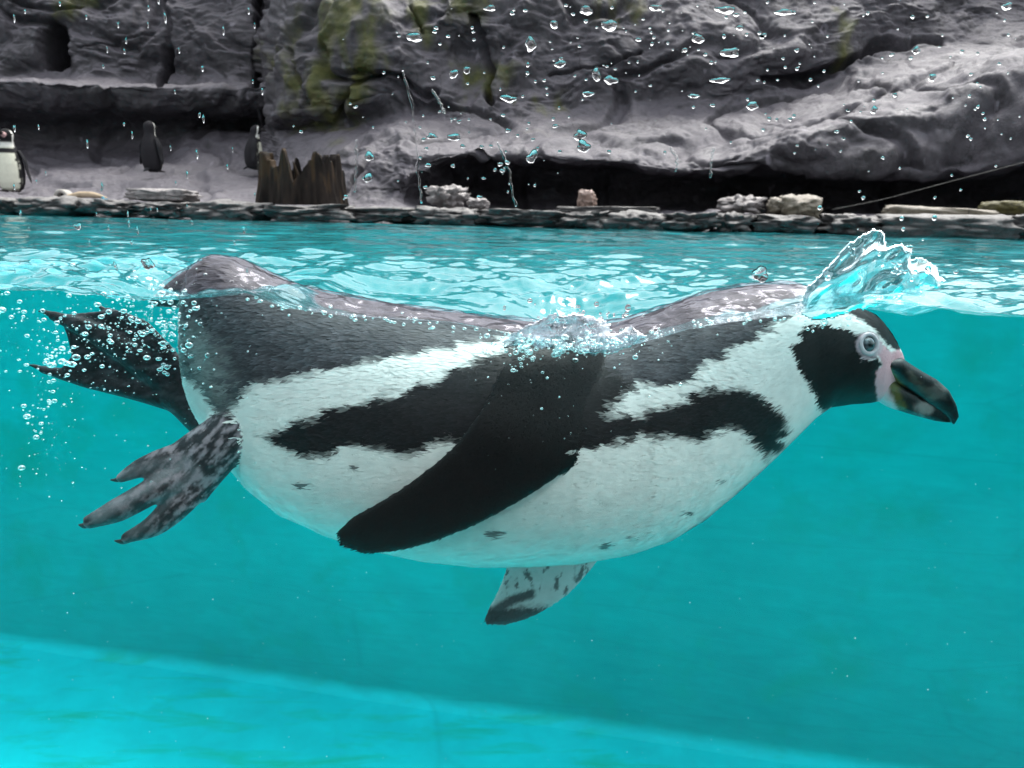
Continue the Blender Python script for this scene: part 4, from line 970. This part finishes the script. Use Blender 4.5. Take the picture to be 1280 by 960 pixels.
# ================================================================== DROPS ON THE GLASS
def drop_mesh(rx, rz, seed, h=.16, n=20, k=9):
    th_ = np.linspace(0, 2*np.pi, n, endpoint=False); t = np.linspace(0, 1, k)
    out_ = 1+.55*noise3(np.stack([np.cos(th_)*1.1, np.sin(th_)*1.1, th_*0+seed], -1))
    r_ = 1-t; d_ = (1-r_**3.2)*h*min(rx, rz)
    R_ = np.stack([r_[:, None]*out_*rx*np.cos(th_), np.repeat(d_[:, None], n, 1), r_[:, None]*out_*rz*np.sin(th_)-.42*rz*(d_/d_.max())[:, None]], -1)
    R_[-1] = R_[-1].mean(0)
    return rings(R_[:, ::-1])
DY = GY+.0004; DP = GY/FPX
DL = 'large clear water drop clinging to the glass above the waterline'; DG = 'large drops on the glass'
big = [(517, 46, 11, 6), (760, 32, 12, 7), (637, 123, 11, 5), (764, 100, 10, 6), (745, 93, 6, 9), (664, 55, 8, 9), (733, 12, 9, 6), (567, 92, 6, 6), (584, 88, 5, 6), (912, 65, 13, 6), (940, 132, 9, 6), (873, 48, 9, 7), (900, 100, 13, 4), (735, 117, 9, 4), (725, 168, 9, 8), (665, 195, 8, 9), (462, 195, 6, 6), (460, 222, 6, 6), (693, 30, 7, 6), (980, 15, 12, 4), (905, 12, 14, 5), (867, 120, 9, 3), (820, 10, 9, 4), (1165, 97, 5, 5), (1093, 137, 5, 5), (1145, 63, 6, 5), (950, 343, 11, 11), (185, 330, 9, 9), (97, 283, 5, 5), (730, 183, 9, 8), (540, 170, 7, 4), (566, 171, 10, 5), (1258, 8, 7, 5), (700, 80, 9, 5), (612, 10, 9, 4)]
for i, (x, y, a, b) in enumerate(big):
    v_, f_ = drop_mesh(a*DP*.85, b*DP*.85, i*1.7)
    o = obj('water_drop', make_mesh('water_drop', v_, f_), M['drop'], None, DL, 'water drop', DG); o.location = U(x, y, DY); o.location.y = DY
parts = []
def small(x, y, a, b):
    v_, f_ = drop_mesh(a*DP, b*DP, random.uniform(0, 90), .24, 10, 5); c_ = U(x, y, DY); c_[1] = DY; parts.append((v_+c_, f_))
for _ in range(140):
    x = random.gauss(790, 170); y = abs(random.gauss(60, 75))
    r_ = random.uniform(.5, 2.0)*random.choice([1, 1, 1.4]); small(x, y if y < 250 else 40, r_*random.uniform(1, 1.9), r_)
for _ in range(60): r_ = random.uniform(.6, 2.4); small(random.uniform(430, 700), random.uniform(90, 250), r_*random.uniform(1, 1.8), r_)
for _ in range(60): r_ = random.uniform(.8, 1.5); small(random.uniform(0, 340), random.uniform(-5, 340), r_, r_*random.uniform(2, 4.5))
for _ in range(70): r_ = random.uniform(.7, 2.2); small(random.uniform(940, 1290), random.uniform(0, 250), r_*1.3, r_)
V_, F_ = join(parts)
obj('fine_droplets', make_mesh('fine_droplets', V_, F_), M['drop'], kind='stuff', label='fine droplets and specks of water spattered over the glass', cat='droplets')
TL = 'thin winding trickle of water running down the glass'
for pts in ([(503, 88), (510, 112), (516, 140), (521, 172), (522, 205), (525, 232), (527, 254)], [(622, 178), (630, 196), (637, 215), (640, 238), (644, 258)], [(838, 185), (846, 196), (845, 214)], [(540, 112), (550, 128), (556, 142)], [(892, 185), (889, 200), (888, 222)], [(445, 175), (446, 205), (443, 240)]):
    a = np.array(pts, float); Pn = U(a[:, 0], a[:, 1], DY); Pn[:, 1] = DY+.0001
    tt = np.linspace(0, 1, 26); Pn = np.stack([np.interp(tt, np.linspace(0, 1, len(a)), Pn[:, k]) for k in range(3)], -1)
    Pn[:, 0] += .0011*fbm(np.stack([tt*9, tt*0+a[0, 0], tt*0], -1), 3)
    v_, f_ = tube(Pn, np.clip(1.1+1.0*fbm(np.stack([tt*14, tt*0+a[0, 1], tt*0], -1), 2), .3, 4)*DP, [.00003]*26, 10, 80)
    obj('water_trickle', make_mesh('water_trickle', v_, f_), M['drop'], None, TL, 'water trickle', 'trickles on the glass')
